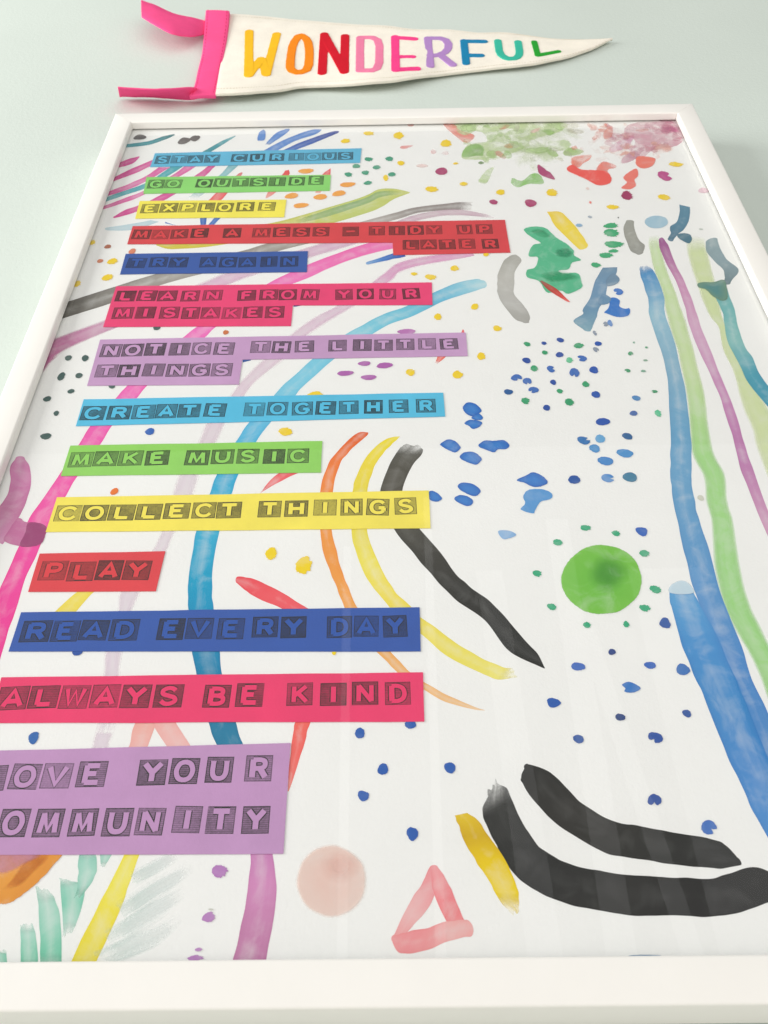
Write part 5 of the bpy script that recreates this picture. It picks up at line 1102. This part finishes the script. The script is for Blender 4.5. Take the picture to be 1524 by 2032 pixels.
# ---- the slogan strips: cut paper pasted on the sheet, stamped with knocked-out letters
GLYPH = {   # pen lines in a unit box (x 0..1, y 0..1)
    'A': [[(.06, .04), (.5, .96), (.94, .04)], [(.24, .32), (.76, .32)]],
    'B': [[(.16, .05), (.16, .95)], [(.16, .95), (.55, .95), (.78, .86), (.78, .64), (.55, .54), (.16, .54)], [(.55, .52), (.84, .42), (.84, .16), (.58, .05), (.16, .05)]],
    'C': [[(.9, .80), (.72, .94), (.45, .97), (.18, .84), (.06, .5), (.18, .16), (.45, .03), (.72, .06), (.92, .24)]],
    'D': [[(.14, .05), (.14, .95)], [(.14, .95), (.5, .95), (.8, .8), (.9, .5), (.8, .2), (.5, .05), (.14, .05)]],
    'E': [[(.18, .04), (.18, .96)], [(.18, .94), (.84, .94)], [(.18, .52), (.72, .52)], [(.18, .06), (.88, .06)]],
    'F': [[(.2, .04), (.2, .96)], [(.2, .94), (.86, .94)], [(.2, .52), (.74, .52)]],
    'G': [[(.88, .82), (.7, .95), (.45, .97), (.18, .84), (.06, .5), (.18, .16), (.45, .03), (.72, .06), (.9, .2)], [(.9, .2), (.9, .44)], [(.56, .44), (.96, .44)]],
    'H': [[(.13, .04), (.13, .96)], [(.87, .04), (.87, .96)], [(.13, .5), (.87, .5)]],
    'I': [[(.5, .04), (.5, .96)]],
    'K': [[(.16, .04), (.16, .96)], [(.16, .38), (.86, .96)], [(.40, .56), (.9, .04)]],
    'L': [[(.22, .96), (.22, .04)], [(.22, .06), (.88, .06)]],
    'M': [[(.08, .04), (.16, .96)], [(.16, .96), (.5, .16), (.84, .96)], [(.84, .96), (.92, .04)]],
    'N': [[(.13, .04), (.13, .96)], [(.13, .96), (.87, .04)], [(.87, .04), (.87, .96)]],
    'O': [[(.5, .97), (.2, .86), (.06, .5), (.2, .14), (.5, .03), (.8, .14), (.94, .5), (.8, .86), (.5, .97)]],
    'P': [[(.18, .04), (.18, .96)], [(.18, .94), (.6, .94), (.84, .84), (.84, .58), (.6, .46), (.18, .46)]],
    'R': [[(.16, .04), (.16, .96)], [(.16, .94), (.6, .94), (.82, .84), (.82, .60), (.6, .5), (.16, .5)], [(.56, .5), (.9, .04)]],
    'S': [[(.84, .82), (.66, .95), (.4, .96), (.17, .82), (.2, .62), (.5, .51), (.8, .40), (.87, .2), (.64, .05), (.36, .04), (.12, .2)]],
    'T': [[(.06, .94), (.94, .94)], [(.5, .94), (.5, .04)]],
    'U': [[(.12, .96), (.12, .36), (.26, .1), (.5, .04), (.74, .1), (.88, .36), (.88, .96)]],
    'V': [[(.06, .96), (.5, .04), (.94, .96)]],
    'W': [[(.04, .96), (.26, .04), (.5, .86), (.74, .04), (.96, .96)]],
    'X': [[(.1, .96), (.9, .04)], [(.9, .96), (.1, .04)]],
    'Y': [[(.06, .96), (.5, .48)], [(.94, .96), (.5, .48)], [(.5, .52), (.5, .04)]],
    '-': [[(.1, .5), (.9, .5)]],
}
CURVED = set('OCGSUDBPR')


def ribbon(pts, w, flare):
    """Left and right rims of a pen line of width w with mitred bends; the ends open into slight serifs."""
    n = len(pts)
    closed = (pts[0] - pts[-1]).length < 1e-4
    L, R = [], []
    for i in range(n):
        if closed:
            d0 = (pts[i] - pts[i - 1 if i else -2]).normalized()
            d1 = (pts[i + 1 if i < n - 1 else 1] - pts[i]).normalized()
        else:
            d0 = (pts[max(i, 1)] - pts[max(i, 1) - 1]).normalized()
            d1 = (pts[min(i + 1, n - 1)] - pts[min(i, n - 2)]).normalized()
        m = d0 + d1
        m = m.normalized() if m.length > 0.05 else d0
        nrm = Vector((-m.y, m.x))
        c = max(0.72, abs(m.dot(d1)))
        h = w / 2 / c
        if not closed and i in (0, n - 1):
            h *= flare
        L.append(pts[i] + nrm * h)
        R.append(pts[i] - nrm * h)
    return L, R


def smooth_line(pts, closed):
    if closed:
        q = spline(pts[:-1], 5, True)
        return q + [q[0].copy()]
    return spline(pts, 5)


def stamp_strip(idx, col, flat, blocks):
    rnd = random.Random(idx + 77)
    out = [Vector((flat[i], flat[i + 1])) for i in range(0, len(flat), 2)]
    y0, y1 = SHEET_MM + 0.25, SHEET_MM + 0.42
    pts = []
    for a, b in zip(out, out[1:] + out[:1]):                # scissors never cut quite straight
        seg = max(2, int((b - a).length / 18))
        for s in range(seg):
            p = a.lerp(b, s / seg)
            if s:
                p += Vector((rnd.gauss(0, 0.10), rnd.gauss(0, 0.10)))
            pts.append(keep(p))
    n = len(pts)
    bm = bmesh.new()
    top = [bm.verts.new(w3(p.x, p.y, y1)) for p in pts]
    bot = [bm.verts.new(w3(p.x, p.y, y0)) for p in pts]
    bm.faces.new(top)
    bm.faces.new(bot[::-1])
    for i in range(n):
        j = (i + 1) % n
        if (top[i].co - top[j].co).length > 1e-6:
            bm.faces.new((top[i], bot[i], bot[j], top[j]))
    bmesh.ops.recalc_face_normals(bm, faces=bm.faces)
    bmesh.ops.triangulate(bm, faces=[f for f in bm.faces if len(f.verts) > 4])
    me = bpy.data.meshes.new('slogan_strip')
    bm.to_mesh(me)
    bm.free()
    c = lin(col, 1.02)
    strip = link('slogan_strip', me, frame, (plain('coloured_paper', c, 0.88, 55, 0.05, 700, 0.0003, 0.4),))
    v, fcs, pig, edge, stk, flow = [], [], [], [], [], []

    def quad(q, y, e, h):
        b0 = len(v)
        for p in q:
            v.append(w3(max(-IN, p.x), p.y, y))
            pig.append((*c, 1))
            edge.append(e)
            stk.append(h)
            flow.append((p.x * MM, p.y * MM, 0))
        fcs.append(tuple(range(b0, b0 + len(q))))

    for bi, (ch, cx, cz, hx, hz) in enumerate(blocks):
        if cx + hx < -IN + 0.3:
            continue
        rot = math.radians(rnd.gauss(0, 1.1))
        ink = min(0.80, max(0.36, rnd.gauss(0.64, 0.10)))
        hx2, hz2 = hx * rnd.uniform(0.95, 1.0), hz * rnd.uniform(0.95, 1.0)
        cz2 = cz + rnd.gauss(0, 0.04) * hz
        ct, sn = math.cos(rot), math.sin(rot)

        def tr(px, pz):
            return Vector((cx + px * ct - pz * sn, cz2 + px * sn + pz * ct))
        # faint ground, darker outline, then the letter with its dark contour
        quad([tr(-hx2, -hz2), tr(hx2, -hz2), tr(hx2, hz2), tr(-hx2, hz2)], y1 + 0.004, ink, 1.0)
        o = 0.045 * hz + 0.10
        box = [(-1, -1), (1, -1), (1, 1), (-1, 1)]
        for k in range(4):
            (ax, az), (bx, bz) = box[k], box[(k + 1) % 4]
            if rnd.random() < 0.12:
                continue
            e2 = min(1.0, ink + rnd.uniform(0.22, 0.42))
            quad([tr(ax * hx2, az * hz2), tr(bx * hx2, bz * hz2), tr(bx * (hx2 - o), bz * (hz2 - o)), tr(ax * (hx2 - o), az * (hz2 - o))], y1 + 0.006, e2, 0.2)
        gw = hx2 * 1.30 if ch not in 'I' else hx2 * 0.9
        gh = hz2 * 1.46 if ch != '-' else hz2 * 1.2
        pw = 0.37 * hz2 * (0.86 if ch in 'MWKXN' else 1.0)
        for layer, (ww, e, yy) in enumerate(((pw + 0.15 * hz2, min(1.0, ink + 0.42), 0.009), (pw, 0.0, 0.018))):
            for si, line in enumerate(GLYPH[ch]):
                q = [tr((x - 0.5) * gw, (z - 0.5) * gh) for x, z in line]
                closed = (q[0] - q[-1]).length < 1e-4
                if ch in CURVED and len(q) > 3:
                    q = smooth_line(q, closed)
                L, R = ribbon(q, ww, 1.16 if ch in CURVED else 1.12)
                for a in range(len(q) - 1):
                    quad([L[a], R[a], R[a + 1], L[a + 1]], y1 + yy + si * 0.002, e, 0.1)
    me = bpy.data.meshes.new('stamped_lettering')
    me.from_pydata(v, [], fcs)
    attrs(me, pig, edge, stk, flow)
    link('stamped_lettering', me, strip, (M_INK,))


for i, s in enumerate(STRIPS):
    stamp_strip(i, *s)

# ------------------------------------------------------------------ the felt pennant
pen = thing('felt_pennant', 'cream felt pennant with rainbow WONDERFUL letters and neon pink ties, hung above the frame',
            'pennant', (0.0, 0.0, 0.86))
PEN_INV = Vector((0, 0, -0.86))


def ribbon_solid(name, rungs, sub, across, thick, mat, parent, sag=0.0, seed=1):
    """A felt strip between two rims given as (x, z, off wall) in mm, with real thickness."""
    rnd = random.Random(seed)
    A = [Vector(q[0]) for q in rungs]
    B = [Vector(q[1]) for q in rungs]
    a, b = spline(A, sub), spline(B, sub)
    bm = bmesh.new()
    rows = []
    ja, jb = smooth_noise(rnd, len(a), 3), smooth_noise(rnd, len(a), 3)
    for i, (p, q) in enumerate(zip(a, b)):
        row = []
        for k in range(across + 1):
            u = k / across
            m = p.lerp(q, u)
            m.z += sag * math.sin(math.pi * u) + 0.25 * (ja[i] * (1 - u) + jb[i] * u)
            row.append(bm.verts.new(w3(m.x, m.y, m.z) + PEN_INV))
        rows.append(row)
    for r0, r1 in zip(rows, rows[1:]):
        for k in range(across):
            try:
                bm.faces.new((r0[k], r1[k], r1[k + 1], r0[k + 1]))
            except ValueError:
                pass
    bmesh.ops.remove_doubles(bm, verts=bm.verts, dist=0.00005)
    bmesh.ops.recalc_face_normals(bm, faces=bm.faces)
    bm.normal_update()
    s = sum(f.normal.y * f.calc_area() for f in bm.faces)
    if s > 0:
        bmesh.ops.reverse_faces(bm, faces=bm.faces)
    me = bpy.data.meshes.new(name)
    bm.to_mesh(me)
    bm.free()
    for p in me.polygons:
        p.use_smooth = True
    ob = link(name, me, parent, (mat,))
    so = ob.modifiers.new('thickness', 'SOLIDIFY')
    so.thickness = thick
    so.offset = 0.0
    bv = ob.modifiers.new('soft_edge', 'BEVEL')
    bv.width = thick * 0.22
    bv.segments = 2
    bv.limit_method = 'ANGLE'
    bv.angle_limit = math.radians(50)
    return ob


M_CREAM = felt('cream_felt', lin((244, 238, 224)))
M_NEON = felt('neon_pink_felt', (1.0, 0.10, 0.30))
body = ribbon_solid('felt_body', PENNANT, 2, 8, 0.0026, M_CREAM, pen, 0.8, 2)
ribbon_solid('header_band', HEADER, 6, 4, 0.0042, M_NEON, pen, 0.6, 3)
ribbon_solid('tie_ribbon', UPPER_TIE, 6, 3, 0.0016, M_NEON, pen, 1.0, 4)
ribbon_solid('tie_ribbon', LOWER_TIE, 6, 3, 0.0016, M_NEON, pen, 0.0, 5)


def stitching(name, pts, gap, col, parent):
    bm = bmesh.new()
    q = spline([Vector(p) for p in pts], 14)
    for i in range(0, len(q) - 1, 2):
        a, b = q[i], q[i + 1]
        d = (b - a).normalized()
        s = Vector((-d.y, d.x, 0)) * 0.28
        vs = [bm.verts.new(w3(*(a + s * u + Vector((0, 0, o)))) + PEN_INV) for u in (-1, 1) for o in (0, 0.3)]
        ve = [bm.verts.new(w3(*(b + s * u + Vector((0, 0, o)))) + PEN_INV) for u in (-1, 1) for o in (0, 0.3)]
        for f in ((0, 1, 3, 2),):
            bm.faces.new([vs[k] for k in f])
            bm.faces.new([ve[k] for k in f][::-1])
        for k, m in ((0, 1), (1, 3), (3, 2), (2, 0)):
            bm.faces.new((vs[m], vs[k], ve[k], ve[m]))
    bmesh.ops.recalc_face_normals(bm, faces=bm.faces)
    me = bpy.data.meshes.new(name)
    bm.to_mesh(me)
    bm.free()
    return link(name, me, parent, (felt('thread', col),))


def hem(rungs, u, lift):
    out = []
    for a, b in rungs:
        p = Vector(a).lerp(Vector(b), u)
        p.z += lift
        out.append(p)
    return out


header_o = [o for o in pen.children if o.name.startswith('header_band')][0]
stitching('stitching', hem(HEADER, 0.10, 2.15), 1, lin((205, 30, 84)), header_o)
stitching('stitching', hem(HEADER, 0.90, 2.15), 1, lin((205, 30, 84)), header_o)
stitching('stitching', hem(PENNANT[::2], 0.035, 1.35), 1, lin((206, 198, 176)), body)
stitching('stitching', hem(PENNANT[::2], 0.95, 1.4), 1, lin((206, 198, 176)), body)


def felt_letter(ch, col, w, lines):
    w *= 1.32
    bm = bmesh.new()
    h = 1.05
    for li, line in enumerate(lines):
        q = [Vector(p) for p in line]
        if ch in 'OU' and len(q) > 3:
            cl = (q[0] - q[-1]).length < 1e-4
            keepc = []
            for i in range(len(q) - 1):                      # one round of corner cutting
                keepc += [q[i].lerp(q[i + 1], 0.22), q[i].lerp(q[i + 1], 0.78)]
            q = (keepc + [keepc[0]]) if cl else [q[0]] + keepc + [q[-1]]
        for i, p in enumerate(q):
            top, bot = [], []
            for s in range(18):
                g = 2 * math.pi * s / 18
                dx, dz = w / 2 * math.cos(g), w / 2 * math.sin(g)
                top.append(bm.verts.new(w3(p.x + dx, p.y + dz, p.z + h) + PEN_INV))
                bot.append(bm.verts.new(w3(p.x + dx, p.y + dz, p.z - h) + PEN_INV))
            bm.faces.new(top)
            bm.faces.new(bot[::-1])
            for s in range(18):
                t = (s + 1) % 18
                bm.faces.new((top[s], bot[s], bot[t], top[t]))
            if i + 1 < len(q):
                r = q[i + 1]
                d = Vector((r.x - p.x, r.y - p.y))
                if d.length < 1e-4:
                    continue
                nx, nz = -d.y / d.length * w / 2, d.x / d.length * w / 2
                vs = []
                for e in (p, r):
                    for sx in (1, -1):
                        for oo in (h, -h):
                            vs.append(bm.verts.new(w3(e.x + nx * sx, e.y + nz * sx, e.z + oo) + PEN_INV))
                for f in ((0, 1, 3, 2), (4, 6, 7, 5), (0, 4, 5, 1), (2, 3, 7, 6), (0, 2, 6, 4), (1, 5, 7, 3)):
                    bm.faces.new([vs[k] for k in f])
    bmesh.ops.recalc_face_normals(bm, faces=bm.faces)
    me = bpy.data.meshes.new('felt_letter')
    bm.to_mesh(me)
    bm.free()
    ob = link('felt_letter', me, pen, (felt('letter_felt', lin(col)),))
    rm = ob.modifiers.new('fuse', 'REMESH')
    rm.mode = 'VOXEL'
    rm.voxel_size = 0.00045
    rm.use_smooth_shade = True
    sm = ob.modifiers.new('soften', 'SMOOTH')
    sm.iterations = 3
    sm.factor = 0.5
    ob['label'] = 'felt letter ' + ch
    return ob


for a in FELT_LETTERS:
    felt_letter(*a)
